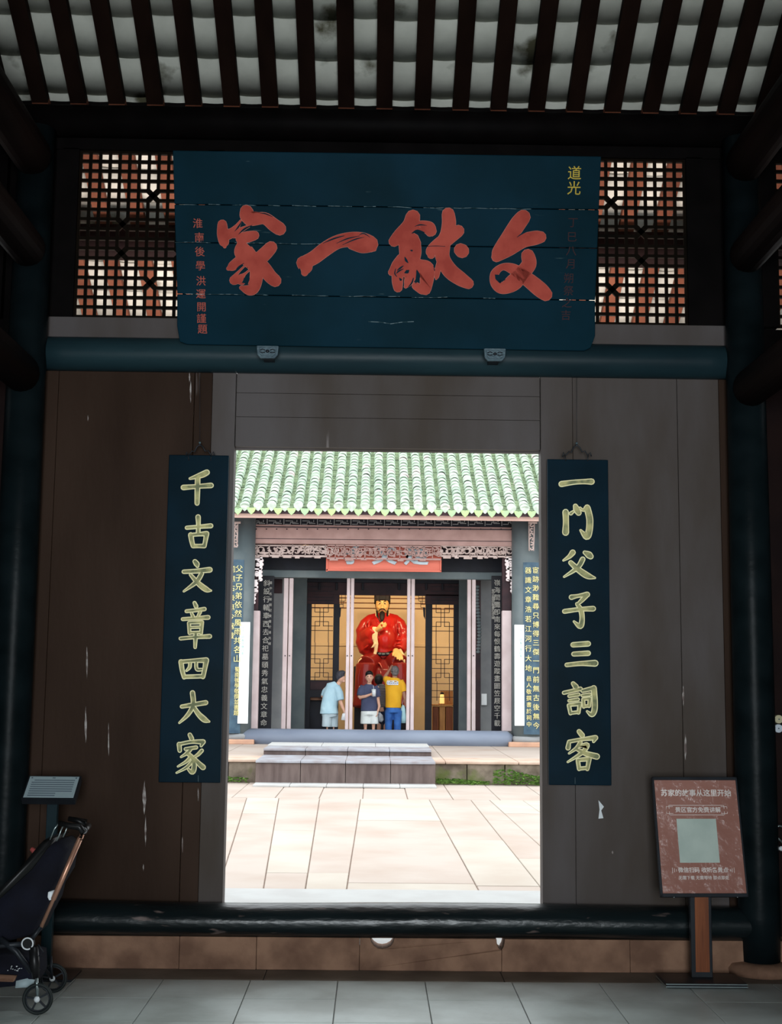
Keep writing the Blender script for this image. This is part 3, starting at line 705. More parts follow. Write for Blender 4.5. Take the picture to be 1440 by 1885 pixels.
# tilted, slightly turned frame
fa = [(1201, 1430), (1358, 1431), (1376, 1651), (1216, 1652)]
BLp = at(1216, 1652, Y=yst - .035); BRp = at(1376, 1651, Y=yst - .035)
wd = (BRp - BLp).length
lean = math.radians(14)
nf = Vector((0.02, -math.cos(lean), math.sin(lean))).normalized()
fp = lambda x, y, o=0: onplane(x, y, BLp + nf * o, nf)
c4 = [fp(*p) for p in fa]
ux = ((c4[1] - c4[0]) + (c4[2] - c4[3])).normalized(); 
O = sum(c4, Vector()) / 4; uy = nf.cross(ux).normalized() 
if uy.z < 0: uy = -uy
W2 = ((c4[1] - c4[0]).length + (c4[2] - c4[3]).length) / 4; H2 = ((c4[0] - c4[3]).length + (c4[1] - c4[2]).length) / 4
roll = math.radians(-3.0) if False else 0
def fr(u, v, o=0): return O + ux * (u * W2) + uy * (v * H2) + nf * o
def fbox(mm, u0, u1, v0, v1, o0, o1):
    vs = [fr(u, v, o) for o in (o0, o1) for v in (v0, v1) for u in (u0, u1)]
    return mm.add(vs, [(0, 2, 3, 1), (4, 5, 7, 6), (0, 1, 5, 4), (2, 6, 7, 3), (0, 4, 6, 2), (1, 3, 7, 5)])
t_u, t_v = .045, .05
fbox(MB(), -1, 1, -1, 1, -.025, -.002).obj('frame_back', M['blackmet'], e, bevel=.003)
for a in ((-1, 1, 1 - .055, 1), (-1, 1, -1, -1 + .06), (-1, -1 + .045, -1, 1), (1 - .035, 1, -1, 1)):
    fbox(MB(), *a, -.004, .008).obj('frame_bar', M['blackmet'], e, bevel=.002)
M['poster'] = mat('reddish_brown_print', (.36, .17, .135), .3, (.30, .13, .10), 2, .6, 10, spec=.2, coat=.5, detail=8)
nt = M['poster'].node_tree; pbn = nt.nodes['Principled BSDF']; pbn.inputs['Coat Roughness'].default_value = .10
for nd in nt.nodes:
    if nd.type == 'BUMP': nd.inputs['Distance'].default_value = .05; nt.links.new(nd.outputs[0], pbn.inputs['Coat Normal']); nt.links.remove(pbn.inputs['Normal'].links[0])
fbox(MB(), -.96, .97, -.95, .95, -.003, .001).obj('poster', M['poster'], e)
M['print'] = mat('cream_print', (.92, .84, .80), .6)
def fmat(u, v, o): 
    m4 = Matrix((ux, uy, nf)).transposed().to_4x4(); m4.translation = fr(u, v, o); return m4
def ftext(name, body, u, v, size, m, bold=0.0003, sx=1.0):
    o = text(name, body, m, (0, 0, 0), size, None, rot=(0, 0, 0), depth=.0004, bold=bold)
    o.data.transform(Matrix.Translation(o.location)); 
    o.data.transform(Matrix.Diagonal((sx, 1, 1, 1)))
    o.data.transform(fmat(u, v, .0014)); o.location = (-wloc(e)); o.parent = e
    return o
ftext('poster_heading', '苏家的故事从这里开始', 0.01, .72, .0385, M['print'], .0006)
ftext('poster_subheading', '景区官方免费讲解', 0.02, .435, .031, M['print'], .0004)
bd = MB()
for (u0, u1, v0, v1) in ((-.64, .62, .515, .522), (-.64, .62, .352, .359), (-.72, -.56, .492, .499), (-.72, -.56, .375, .382), (.56, .70, .492, .499), (.56, .70, .375, .382), (-.655, -.645, .46, .52), (-.655, -.645, .355, .415), (.63, .64, .46, .52), (.63, .64, .355, .415), (-.72, -.712, .46, .495), (.70, .708, .46, .495), (-.72, -.712, .375, .41), (.70, .708, .375, .41)):
    fbox(bd, u0, u1, v0, v1, .001, .0014)
bd.obj('border_lines', M['print'], e)
M['card'] = mat('pale_green_card', (.50, .58, .52), .6, (.42, .50, .45), 8)
fbox(MB(), -.50, .42, -.44, .29, .001, .0016).obj('pale_square', M['card'], e)
ftext('poster_line', '微信扫码 收听各景点', 0.02, -.565, .029, M['print'], .0004)
ftext('poster_line', '无需下载 无需等待 即点即走', 0.02, -.69, .0215, M['print'], .0002)
for s_ in (-1, 1):
    br = MB()
    for j in range(3): fbox(br, s_ * (.62 + j * .045) + .02, s_ * (.62 + j * .045) + .03, -.565 - .02 - .012 * j, -.565 + .02 + .012 * j, .001, .0014)
    br.obj('sound_mark', M['print'], e)
for u in (-.7, .75): MB().blob(fr(u, -1.0, .0), .004, 8, 6).obj('screw', M['chrome'], e)
MB().bar(fr(.0, -.6, -.055), (fb.x, yst, zt_ - .02), .05, .03).obj('neck', M['blackmet'], e)

# two small round tags at the far right, on the boards beyond the column
for (x, y, c, nm) in ((1434.5, 1324, (.55, .5, .32), 'upper, cream'), (1434, 1341, (.6, .66, .72), 'lower, white')):
    p = at(x, y, Y=YW - .05)
    mm = mat('tag_' + nm[:5], c, .5, tuple(q * .9 for q in c))
    e2 = empty('round_tag', (p.x, YW, p.z), f'small round tag on the dark boards right of the column, {nm}', 'tag', 'round tags beyond the right column')
    MB().tube([(p.x, YW - .05, p.z), (p.x, YW - .001, p.z)], [.0235, .0235], 24).obj('disc', mm, e2, bevel=.002)
    MB().tube([(p.x, YW - .052, p.z), (p.x, YW - .045, p.z)], [.004, .004], 10).obj('pin', M['ink'], e2)
p = at(1436, 1530, Y=YW - .12)
e2 = empty('metal_hook', (p.x + .03, YW, p.z), 'pale curved metal hook at the right edge of the view beyond the column', 'hook')
MB().tube([at(1450, 1523, Y=YW - .12), at(1434, 1520, Y=YW - .12), at(1426, 1527, Y=YW - .12), at(1429, 1540, Y=YW - .12), at(1440, 1550, Y=YW - .12), (p.x + .05, YW, Zc(1552, 1445))], .005, 8).obj('hook_rod', M['chrome'], e2)
MB().blob(at(1439, 1562, Y=YW - .12), (.016, .012, .013)).obj('hook_ball', M['white'], e2)

# ================================================================== PUSHCHAIR
yp = at(70, 1868, Z=0).y         # near wheels on the floor
def Q(x, y, d=0): return at(x, y, Y=yp + d)
sc = lambda px: px / F * math.sqrt(yp ** 2)
pw = Q(69, 1846)
e = empty('pushchair', (pw.x - .2, yp + .2, 0), 'black pushchair with bronze handle tube and folded seat at the left edge', 'pushchair')
M['bronze'] = mat('rose_bronze_tube', (.50, .27, .18), .35, (.4, .2, .14), 6, metal=.55)
M['fabric'] = mat('blue_black_fabric', (.006, .007, .016), .9, (.003, .003, .007), 8, .3, 60)
M['rubber'] = mat('grey_black_rubber', (.016, .022, .022), .6)
def wheel(x, y, z, r, nm='wheel'):
    ax = Vector((0, 1, 0))
    m_ = MB(); pts = [(x + r * .9 * math.cos(2 * PI * k / 36), y, z + r * .9 * math.sin(2 * PI * k / 36)) for k in range(37)]
    m_.tube(pts, r * .11, 10, up=(0, 1, 0), cap=False); w_ = m_.obj(nm, M['rubber'], e)
    m_ = MB(); pts = [(x + r * .76 * math.cos(2 * PI * k / 32), y, z + r * .76 * math.sin(2 * PI * k / 32)) for k in range(33)]
    m_.tube(pts, r * .05, 8, up=(0, 1, 0), cap=False); m_.obj('rim', M['blackmet'], w_)
    m_ = MB()
    for k in range(5):
        a = 2 * PI * k / 5 + .5
        m_.bar((x, y, z), (x + r * .78 * math.cos(a), y, z + r * .78 * math.sin(a)), .008, r * .13, up=(0, 1, 0))
    m_.obj('spokes', M['blackmet'], w_)
    MB().blob((x, y - .012, z), (r * .2, .012, r * .2)).obj('hub_cap', M['white'], w_)
rw = sc(27)
wheel(pw.x, yp, rw, rw); 
pw2 = Q(97, 1810, .42); wheel(pw2.x, yp + .42, rw, rw)
wheel(pw.x - .62, yp + .02, rw, rw); wheel(pw2.x - .62, yp + .40, rw, rw)
# wheel forks, chassis
hub = Q(52, 1736)
for (x, d) in ((0, 0), (0, .40)):
    MB().tube([(pw.x + (pw2.x - pw.x) * (d > 0), yp + d, rw + .0), (pw.x + (pw2.x - pw.x) * (d > 0) - .01, yp + d * 1, rw + .11)], .007, 10).obj('fork', M['chrome'] if d == 0 else M['blackmet'], e)
MB().tube([Q(62, 1742), Q(64, 1775), Q(66, 1800)], [.022, .024, .016], 12).obj('leg_tube', M['black'], e)
MB().tube([Q(0, 1668 + 60), Q(30, 1752), Q(58, 1790)], [.014, .014, .012], 10).obj('chassis_tube', M['blackmet'], e)
MB().tube([Q(-120, 1790), Q(-40, 1745), Q(10, 1740), Q(50, 1737)], [.012] * 4, 10).obj('chassis_tube', M['blackmet'], e)
MB().tube([Q(-120, 1790, .38), Q(-40, 1745, .38), Q(50, 1737, .38)], [.012] * 3, 10).obj('chassis_tube', M['blackmet'], e)
MB().tube([Q(-165, 1845), Q(-120, 1790), Q(-118, 1790, .38), Q(-160, 1840, .38)], .012, 10).obj('front_fork', M['blackmet'], e)
MB().tube([Q(64, 1790), Q(80, 1780, .38)], .010, 10).obj('axle', M['blackmet'], e)
MB().tube([Q(62, 1760, .2), Q(96, 1800, .42)], .009, 8).obj('rear_strut', M['blackmet'], e)
# hinge disc with a pale ring
MB().tube([Vector(hub) + Vector((0, .012, 0)), Vector(hub) + Vector((0, -.014, 0))], [.030, .028], 28).obj('hinge_disc', M['black'], e)
m_ = MB(); m_.tube([(hub.x + .0255 * math.cos(2 * PI * k / 32), hub.y - .015, hub.z + .0255 * math.sin(2 * PI * k / 32)) for k in range(33)], .0034, 8, up=(0, 1, 0), cap=False); m_.obj('hinge_ring', M['white'], e)
# handle: two tubes joined by a rubber grip bar
h0, h1 = Q(76, 1706), Q(148, 1542)
for d in (0, .34):
    a, b = Q(76, 1706, d * 1.0), Q(147, 1545, d)
    a, b = (Q(76, 1706), Q(148, 1542)) if d == 0 else (Q(80, 1702, d), Q(152, 1534, d))
    MB().tube([a, a.lerp(b, .3), a.lerp(b, .31), b], [.009, .009, .0125, .0125], 12).obj('handle_tube', M['bronze'], e)
    MB().tube([Q(52, 1736, d), a], [.012, .010], 10).obj('lower_tube', M['blackmet'], e)
g0 = Vector((h1.x, yp, h1.z))
gp_ = [g0 + Vector(v) for v in ((0, 0, 0), (.012, 0, .03), (-.02, .0, .05), (-.10, 0, .065))]
MB().tube([Q(148, 1545), Q(153, 1530), Q(146, 1522), Q(128, 1520), Q(108, 1515)], [.013, .017, .017, .014, .012], 12).obj('hand_grip', M['black'], e)
bk = [Q(x, y, .34) for x, y in ((152, 1534), (161, 1520), (158, 1514), (142, 1510), (126, 1507))]
MB().tube(bk, [.013, .017, .017, .014, .012], 12).obj('hand_grip', M['black'], e)
MB().tube([Q(155, 1529), Q(160, 1523, .17), bk[1] + Vector((.005, 0, 0))], .015, 12).obj('cross_grip', M['black'], e)
MB().tube([Q(108, 1516), Q(100, 1526), Q(92, 1546)], .003, 6).obj('strap', M['chrome'], e)
MB().tube([Q(116, 1519), Q(110, 1535), Q(104, 1548)], .003, 6).obj('strap', M['chrome'], e)
MB().tube([Q(124, 1521), Q(121, 1530), Q(116, 1541)], .003, 6).obj('strap', M['chrome'], e)
# seat and canopy fabric
def bag(name, outline, d0, d1, bulge=.02, m='fabric'):
    front = [Q(x, y, d0) for x, y in outline]; cxx = sum(outline[i][0] for i in range(len(outline))) / len(outline); cyy = sum(p[1] for p in outline) / len(outline)
    mm = MB(); n_ = len(outline)
    rings = []
    for d, s_ in ((d0, .90), (d0 + .03, 1.0), ((d0 + d1) / 2, 1.03), (d1 - .03, 1.0), (d1, .9)):
        base_ = [Q(x, y, d0) for x, y in outline]; cc = Q(cxx, cyy, d0)
        rings.append([Vector((cc.x + (p.x - cc.x) * s_, yp + d, cc.z + (p.z - cc.z) * s_)) for p in base_])
    vs = [v for r in rings for v in r]
    fs = [(i * n_ + k, i * n_ + (k + 1) % n_, (i + 1) * n_ + (k + 1) % n_, (i + 1) * n_ + k) for i in range(4) for k in range(n_)]
    mm.add(vs, fs, True); mm.add(rings[0], [tuple(range(n_))], True); mm.add(rings[-1], [tuple(range(n_))[::-1]], True)
    return mm.obj(name, M[m], e, bevel=0)
bag('seat_fabric', [(80, 1556), (110, 1550), (124, 1566), (117, 1590), (114, 1610), (96, 1640), (90, 1665), (72, 1698), (62, 1722), (10, 1735), (-70, 1740), (-110, 1720), (-60, 1690), (0, 1648), (38, 1608)], .03, .33)
bag('seat_frame', [(78, 1548), (100, 1545), (60, 1600), (-10, 1664), (-60, 1700), (-66, 1690), (-5, 1640), (35, 1600)], .01, .35, m='black')
bag('shopping_basket', [(10, 1755), (60, 1765), (62, 1800), (56, 1815), (-20, 1822), (-110, 1812), (-116, 1780), (-40, 1760)], .04, .33)
bag('basket_lining', [(-30, 1793), (30, 1796), (26, 1806), (-34, 1804)], .024, .035, m='stone') 
bag('basket_contents', [(28, 1806), (50, 1801), (60, 1808), (56, 1818), (26, 1820)], .03, .10, m='panel')
bag('care_label', [(91, 1641), (98, 1640), (96, 1655), (93, 1656), (90, 1650)], .022, .028, m='white')
M['redplastic'] = mat('pale_red_plastic', (.50, .10, .09), .5)
MB().tube([Q(57, 1562, .2), Q(62, 1566, .2), Q(72, 1576, .2)], [.010, .013, .014], 10).obj('red_knob', M['redplastic'], e)
rng = random.Random(3); m_ = MB()
for j in range(16):
    m_.blob(Q(14 + rng.random() * 26, 1778 + rng.random() * 10, .0), (.003, .001, .002), 6, 4)
m_.obj('basket_print', M['white'], e)
MB().tube([Q(70, 1738), Q(80, 1752), Q(78, 1760), Q(66, 1756)], .003, 6).obj('brake_cable', M['blackmet'], e)
# ================================================================== THE COURTYARD
ZC = -.15
M['court'] = mat('pale_pink_flagstone', (.42, .36, .315), .75, (.37, .295, .245), 1.1, .15, 12, lo=.3, hi=.6)
M['court2'] = mat('cream_flagstone', (.44, .40, .345), .75, (.395, .335, .28), 1.3, .15, 12, lo=.3, hi=.6)
M['earth'] = mat('joint_earth', (.26, .19, .15), .95)
M['porch'] = mat('pale_porch_stone', (.46, .47, .46), .6, (.41, .41, .40), 3, .1)
pw_y = at(707, 1636, Z=0).y
pf = empty('porch_floor', (0, pw_y, 0), kind='structure')
for a, b in ((-6, -2.4), (-2.4, 2.6), (2.6, 6)):
    box('porch_slab', M['porch'], a + .003, b - .003, YS + .205, pw_y, -.25, -.004, pf, bevel=.01)
YP = at(707, 1443, Z=ZC).y
cf = empty('courtyard_floor', (0, 15, ZC), kind='structure')
box('bedding', M['earth'], -15, 15, pw_y - .1, 40, ZC - .1, ZC - .012, cf)
yn, yf_ = at(707, 1637, Z=ZC).y, at(707, 1471, Z=ZC).y
lines = [(-1400, -250), (-950, -60), (-500, 140), (-130, 330), (130, 395), (400, 452), (484, 512), (562, 588), (638, 664), (881, 790), (999, 866), (1085, 900), (1200, 960), (1500, 1080), (1900, 1260), (2400, 1480)]
def fx(pn_, pf_, y):
    a = at(pn_, 1637, Z=ZC).x; b = at(pf_, 1471, Z=ZC).x
    return a + (b - a) * (y - yn) / (yf_ - yn)
cuts_ = {0: [1560], 1: [1600, 1520], 2: [1575, 1500], 3: [1608, 1530], 4: [1608], 5: [1625, 1560, 1510], 6: [1629, 1545], 7: [1578, 1508], 8: [1540, 1495], 9: [1550]}
j = 0
def slab(quad, m_, par=cf, z=ZC, dz=None, nm='flagstone'):
    dz = random.uniform(-.004, .003) if dz is None else dz
    MB().prism([(x, y, z + dz - .05) for x, y in quad], (0, 0, .05)).obj(nm, m_, par, bevel=.008)
for i in range(len(lines) - 1):
    yc = [yn - .5] + [at(707, p, Z=ZC).y for p in cuts_.get(i - 3, [1560, 1500])] + [yf_]
    for a, b in zip(yc, yc[1:]):
        g_ = .0045
        slab([(fx(*lines[i], a) + g_, a + g_), (fx(*lines[i + 1], a) - g_, a + g_), (fx(*lines[i + 1], b) - g_, b - g_), (fx(*lines[i], b) + g_, b - g_)], M['court'] if (i * 7 + j) % 3 else M['court2']); j += 1
bx = [at(p, 1457, Z=ZC).x for p in (-250, -130, -20, 90, 200, 290, 365, 440, 516, 593, 669, 747, 825, 905, 985, 1070, 1150, 1240, 1350, 1460, 1580)]
for a, b in zip(bx, bx[1:]):
    slab([(a + .006, yf_ + .02), (b - .006, yf_ + .02), (b - .006, YP + .02), (a + .006, YP + .02)], M['court'])

# ================================================================== TEMPLE PLATFORM AND STEPS
M['orange'] = mat('orange_sandstone', (.56, .33, .22), .8, (.46, .27, .19), 3, .2, 20)
M['moss'] = scratch(mat('mossy_stone', (.22, .18, .14), .9, (.10, .08, .06), 5, .4, 25), (.11, .13, .04), 2.2, (1, 1, 1), .54, .66)
M['bluestep'] = mat('blue_grey_step', (.34, .36, .40), .5, (.25, .23, .24), 4, .15, 20)  # blue-grey stone for treads and inner floor
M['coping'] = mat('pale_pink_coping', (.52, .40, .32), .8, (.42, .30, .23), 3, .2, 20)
M['riser'] = mat('dark_brown_riser', (.14, .105, .095), .7, (.085, .06, .055), 6, .3, 25, stretch=(1.5, 1, .3))  # riser stones, darker and browner than the treads
ZP = at(900, 1402, Y=YP).z
pfm = empty('temple_platform', (0, YP, ZC), kind='structure')
xx_ = [-8, -6, -4.2, -3.1, -2.35] 
xr_ = [at(800, 1420, Y=YP).x, at(860, 1420, Y=YP).x, at(930, 1420, Y=YP).x, 3.2, 4.6, 6.2, 8]
for L_ in (xx_ + [at(474, 1420, Y=YP).x], [at(474, 1420, Y=YP).x, -1, 0, at(800, 1420, Y=YP).x], xr_):
    for a, b in zip(L_, L_[1:]):
        box('face_stone', M['moss'], a + .006, b - .006, YP + random.uniform(0, .02), YP + .4, ZC - .05, ZP - .045, pfm, bevel=.012)
for a, b in zip([-8, -6, -4, -2.6, -1.3, 0, 1.2, 2.4, 3.7, 5.2, 6.6], [-6, -4, -2.6, -1.3, 0, 1.2, 2.4, 3.7, 5.2, 6.6, 8]):
    box('coping_stone', M['coping'], a + .004, b - .004, YP - .03, YP + 1.0, ZP - .045, ZP, pfm, bevel=.012)
    box('platform_slab', M['court'], a + .004, b - .004, YP + 1.004, 27.5, ZP - .10, ZP - .004, pfm, bevel=.008)
box('platform_core', M['earth'], -8, 8, YP + .42, 40, ZC - .05, ZP - .11, pfm)
box('inner_floor', M['bluestep'], -8, 8, 27.5, 40, ZP - .1, ZP, pfm)
sx0, sx1 = at(474, 1420, Y=YP).x, at(800, 1420, Y=YP).x
st_ = empty('stone_steps', ((sx0 + sx1) / 2, YP - .5, ZC), kind='structure')
yA = YP - 1.05; zA = ZC + .035
def stepm(nm, y0, y1, z0, z1, m_, n_=4, x0_=None, x1_=None):
    a0 = x0_ or sx0; a1 = x1_ or sx1
    for k in range(n_):
        a, b = a0 + (a1 - a0) * k / n_, a0 + (a1 - a0) * (k + 1) / n_
        if z1 - z0 > .08:
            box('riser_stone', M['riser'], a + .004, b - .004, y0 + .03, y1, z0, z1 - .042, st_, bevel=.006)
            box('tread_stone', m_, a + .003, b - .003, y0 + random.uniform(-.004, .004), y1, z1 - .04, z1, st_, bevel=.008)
        else: box(nm, m_, a + .003, b - .003, y0 + random.uniform(-.006, .006), y1, z0, z1, st_, bevel=.008)
yB_ = YP - .42; zB_ = max(at(640, 1407, Y=yB_).z, ZP + .012); yC_ = at(640, 1391, Z=zB_).y
stepm('step_stone', yB_ - .42, yB_ + .3, ZC, zA, M['porch'], 5)
stepm('step_stone', yB_, yC_ + .1, ZC, zB_, M['bluestep'], 4)
zC_ = at(640, 1379, Y=yC_).z
if yC_ < YP + .1: pass
stepm('step_stone', yC_, yC_ + 1.2, ZC, max(zC_, ZP + .03), M['bluestep'], 4)
yD_ = yC_ + .9; zD_ = at(640, 1372, Y=yD_).z
stepm('step_stone', yD_, yD_ + .9, ZC, max(zD_, zC_ + .02), M['porch'], 3)
print('steps', YP, ZP, yB_, zB_, yC_, zC_)
# weeds and moss at the foot of the platform
M['leaf'] = mat('fresh_green_leaf', (.16, .30, .06), .6, (.07, .17, .03), 12)
rng = random.Random(5)
def weeds(name, x0_, x1_, n_, lab, hmax):
    mm = MB()
    for _ in range(n_):
        x = rng.uniform(x0_, x1_); y = YP - .02 - abs(rng.gauss(0, .07)); h = rng.uniform(.02, hmax) * (.6 + .4 * math.sin((x - x0_) * 3 + 1) ** 2)
        z = ZC + h; r = rng.uniform(.018, .045); t = rng.uniform(0, 2 * PI)
        c = Vector((x, y, z)); u = Vector((math.cos(t), math.sin(t) * .5, rng.uniform(-.3, .3))) * r; v = Vector((-math.sin(t) * .6, -.6, .55)).normalized() * r * .6
        mm.add([c - u, c + v * .8, c + u, c - v * .8, c + Vector((0, -.004, .004))], [(0, 1, 4), (1, 2, 4), (2, 3, 4), (3, 0, 4)])
    mm.obj(name, M['leaf'], label=lab, cat='plants', kind='stuff')
weeds('weeds', at(805, 1430, Y=YP).x, at(900, 1430, Y=YP).x, 420, 'thin row of small green weeds just right of the steps at the platform foot', .10)
weeds('weeds', at(908, 1430, Y=YP).x, 3.6, 1100, 'thick patch of green weeds and moss on the right end of the platform foot', .26)
weeds('weeds', -3.6, at(455, 1430, Y=YP).x, 420, 'small green weeds left of the steps at the platform foot', .10)

# ================================================================== THE TEMPLE HALL
YB = 27.0
M['pink'] = mat('dusty_pink_paint', (.42, .275, .25), .7, (.34, .215, .195), 3, .1)
M['pinkl'] = mat('pale_pink_paint', (.60, .50, .50), .65, (.52, .42, .42), 3, .1)
M['fascia'] = mat('pink_fascia_paint', (.82, .58, .50), .7, (.72, .48, .41), 2, .1)
M['teal'] = mat('teal_grey_paint', (.15, .18, .185), .6, (.10, .13, .14), 2, .1)
M['greyw'] = mat('grey_plaster', (.30, .31, .31), .8, (.22, .23, .24), 2, .1)
M['purple'] = mat('dark_plum_wood', (.045, .018, .022), .5, (.02, .010, .014), 4, .1)
M['navy'] = mat('near_black_wood', (.010, .012, .020), .5, (.006, .007, .012), 4)
M['beamb'] = mat('blue_grey_lacquer', (.20, .235, .30), .38, (.15, .18, .24), 2, .1, stretch=(.4, 1, 1))
M['sign'] = mat('orange_red_board', (.62, .16, .11), .6, (.50, .12, .08), 3, .1, stretch=(.3, 1, 3))
M['cream'] = mat('cream_screen', (.78, .64, .42), .8, (.72, .58, .37), 2)
M['tilec'] = scratch(mat('pale_green_cover_tile', (.50, .60, .48), .8, (.34, .42, .33), 3.5, .3, 20), (.62, .55, .52), 1.7, (1, 1, 1), .56, .66)
M['tilep'] = mat('green_grey_pan_tile', (.36, .46, .28), .9, (.20, .27, .16), 6, .3)
M['tilee'] = mat('lime_green_drip_tile', (.42, .56, .24), .8, (.34, .50, .30), 5, .2)
B = empty('temple_hall', (0, YB, ZP), 'temple hall across the courtyard with a mossy green tiled roof and pink timber front', 'building')
def tb(name, m_, pa, pb_, ya, yb_, Y, th, par=None, bevel=.01):
    """box from its outline in the photograph, standing at depth Y"""
    xm, ym = (pa + pb_) / 2, (ya + yb_) / 2
    x0_, x1_ = at(pa, ym, Y=Y).x, at(pb_, ym, Y=Y).x; z1_, z0_ = at(xm, ya, Y=Y).z, at(xm, yb_, Y=Y).z
    return MB().box(x0_, x1_, Y, Y + th, z0_, z1_).obj(name, m_, par or B, bevel=bevel)
# --- roof
YE2 = 25.9; ze = at(707, 934.5, Y=YE2).z; s3 = math.tan(math.radians(31)); c31, n31 = math.cos(math.radians(31)), math.sin(math.radians(31))
zr2 = lambda y: ze + (y - YE2) * s3
YR = 31.3
roof = MB().prism([(-7, YE2, ze - .07), (7, YE2, ze - .07), (7, YR, zr2(YR) - .07), (-7, YR, zr2(YR) - .07)], (0, 0, -.08)).obj('roof', M['purple'], B)
MB().prism([(-7, YR, zr2(YR) - .07), (7, YR, zr2(YR) - .07), (7, 37, zr2(YR) - 3.4), (-7, 37, zr2(YR) - 3.4)], (0, 0, -.08)).obj('rear_roof', M['tilep'], B)
MB().tube([(-7, YR, zr2(YR) + .1), (7, YR, zr2(YR) + .1)], .2, 12).obj('ridge', M['tilec'], B)
ppx = at(982, 930, Y=YE2).x - at(442, 930, Y=YE2).x; rp = ppx / 22
xb0 = at(451, 930, Y=YE2).x
exp = .165; tl_ = .20; rc = .102
def cover_mesh(seg=8):
    vs = []; fs = []
    for (s_, rr, lift) in ((0, rc, 0.016), (tl_, rc * .84, -.006)):
        for k in range(seg + 1):
            a = PI * k / seg
            vs.append((rr * math.cos(a), s_ * c31 - n31 * (rr * math.sin(a) * .9 + lift), s_ * n31 + c31 * (rr * math.sin(a) * .9 + lift)))
    r = seg + 1
    for k in range(seg): fs.append((k, k + 1, r + k + 1, r + k))
    o = len(vs)
    for k in range(seg + 1):
        a = PI * k / seg; vs.append((rc * .8 * math.cos(a), -n31 * (rc * .8 * math.sin(a) * .9 + .016), c31 * (rc * .8 * math.sin(a) * .9 + .016)))
    for k in range(seg): fs.append((k, o + k, o + k + 1, k + 1))
    return MB().add(vs, fs, True)
cm = cover_mesh(); st2 = MB(); pan = MB(); t0 = None; cnt = 0
nrows = int((YR - YE2) / (exp * c31))
rng = random.Random(11)
tonem = []
for i in range(3):
    base_c = ((.50, .61, .48), (.56, .63, .54), (.44, .55, .44))[i]
    tonem.append(scratch(mat('cover_tile_tone', base_c, .8, tuple(q * .7 for q in base_c), 9, .3, 20), (.60, .52, .50), 3, (1, 1, 1), .60, .68))
protos = []
for k in range(-20, 43):
    for i in range(nrows):
        x = xb0 + k * rp + rng.uniform(-.007, .007); y = YE2 + i * exp * c31 + rng.uniform(-.012, .012) + (k % 3) * .015; z = zr2(y) - .03 + rng.uniform(-.004, .006)
        if -1 <= k <= 23 and i < 12 and cnt < 298:
            if len(protos) < 3:
                o_ = link('cover_tile', cm.mesh('cover_tile'), tonem[len(protos)], roof)
                off = Vector(o_.location) + wloc(roof); o_.location = Vector((x, y, z)) + off - wloc(roof); protos.append((o_, off))
            else:
                o_, off = protos[rng.randrange(3)]
                c = copy(o_, Vector((x, y, z)) + off, roof); c.rotation_euler = (rng.uniform(-.03, .03), rng.uniform(-.04, .04), rng.uniform(-.03, .03))
            cnt += 1
        else: st2.add([Vector(v) + Vector((x, y, z)) for v in cm.v], cm.f, True)
for k in range(-20, 43):
    x = xb0 + (k + .5) * rp
    for i in range(nrows * 2):
        y = YE2 + i * exp * .5 * c31; z = zr2(y) - .05; l_ = exp * .62; w2 = rp * .34
        h = rng.uniform(.010, .02)
        v = []
        for (yy, zz) in ((y, z), (y + l_ * c31, z + l_ * n31 - .012)):
            for u in (-1, -.4, .4, 1): v.append((x + u * w2, yy, zz + .03 * u * u + (h if yy == y else 0)))
        for u in (-1, -.4, .4, 1): v.append((x + u * w2, y, z + .03 * u * u + h - .014))
        pan.add(v, [(0, 1, 5, 4), (1, 2, 6, 5), (2, 3, 7, 6), (8, 9, 1, 0), (9, 10, 2, 1), (10, 11, 3, 2)])
st2.obj('upper_cover_tiles', tonem[0], roof, kind='stuff'); pan.obj('pan_tiles', M['tilep'], roof, kind='stuff')
# eave ends: fan-shaped cover ends and heart-shaped drip tiles
cap0 = drip0 = None
for k in range(-20, 43):
    x = xb0 + k * rp; z = zr2(YE2) - .03
    sh = [(-.098, .075), (-.088, .02), (-.05, -.035), (0, -.075), (.05, -.035), (.088, .02), (.098, .075), (.05, .105), (0, .115), (-.05, .105)]
    if cap0 is None:
        cap0 = MB().prism([(x + a, YE2 - .03, z + b) for a, b in sh], (0, .022, 0)).obj('cover_end', tonem[1], roof, bevel=.004); cc0 = wloc(cap0)[0] - x
    else: copy(cap0, (x + cc0, wloc(cap0).y, wloc(cap0).z + rng.uniform(-.006, .006)), roof)
    x += rp / 2
    sh = [(-.085, .05), (-.082, .0), (-.055, -.05), (-.02, -.08), (0, -.105), (.02, -.08), (.055, -.05), (.082, .0), (.085, .05), (0, .03)]
    if drip0 is None:
        drip0 = MB().prism([(x + a, YE2 - .045, z - .05 + b) for a, b in sh], (0, .022, 0)).obj('drip_tile', M['tilee'], roof, bevel=.004); dd0 = wloc(drip0)[0] - x
    else: copy(drip0, (x + dd0, wloc(drip0).y, wloc(drip0).z + rng.uniform(-.006, .006)), roof)
z0f, z1f = at(707, 956, Y=YE2 + .12).z, at(707, 944, Y=YE2 + .12).z
MB().box(-7, 7, YE2 + .12, YE2 + .16, z0f, z1f).obj('eave_fascia', M['fascia'], B, bevel=.01)
MB().prism([(-7, YE2 + .16, z0f + .08), (7, YE2 + .16, z0f + .08), (7, YB + .1, z0f + .42), (-7, YB + .1, z0f + .42)], (0, 0, .02)).obj('eave_soffit', M['pink'], B)
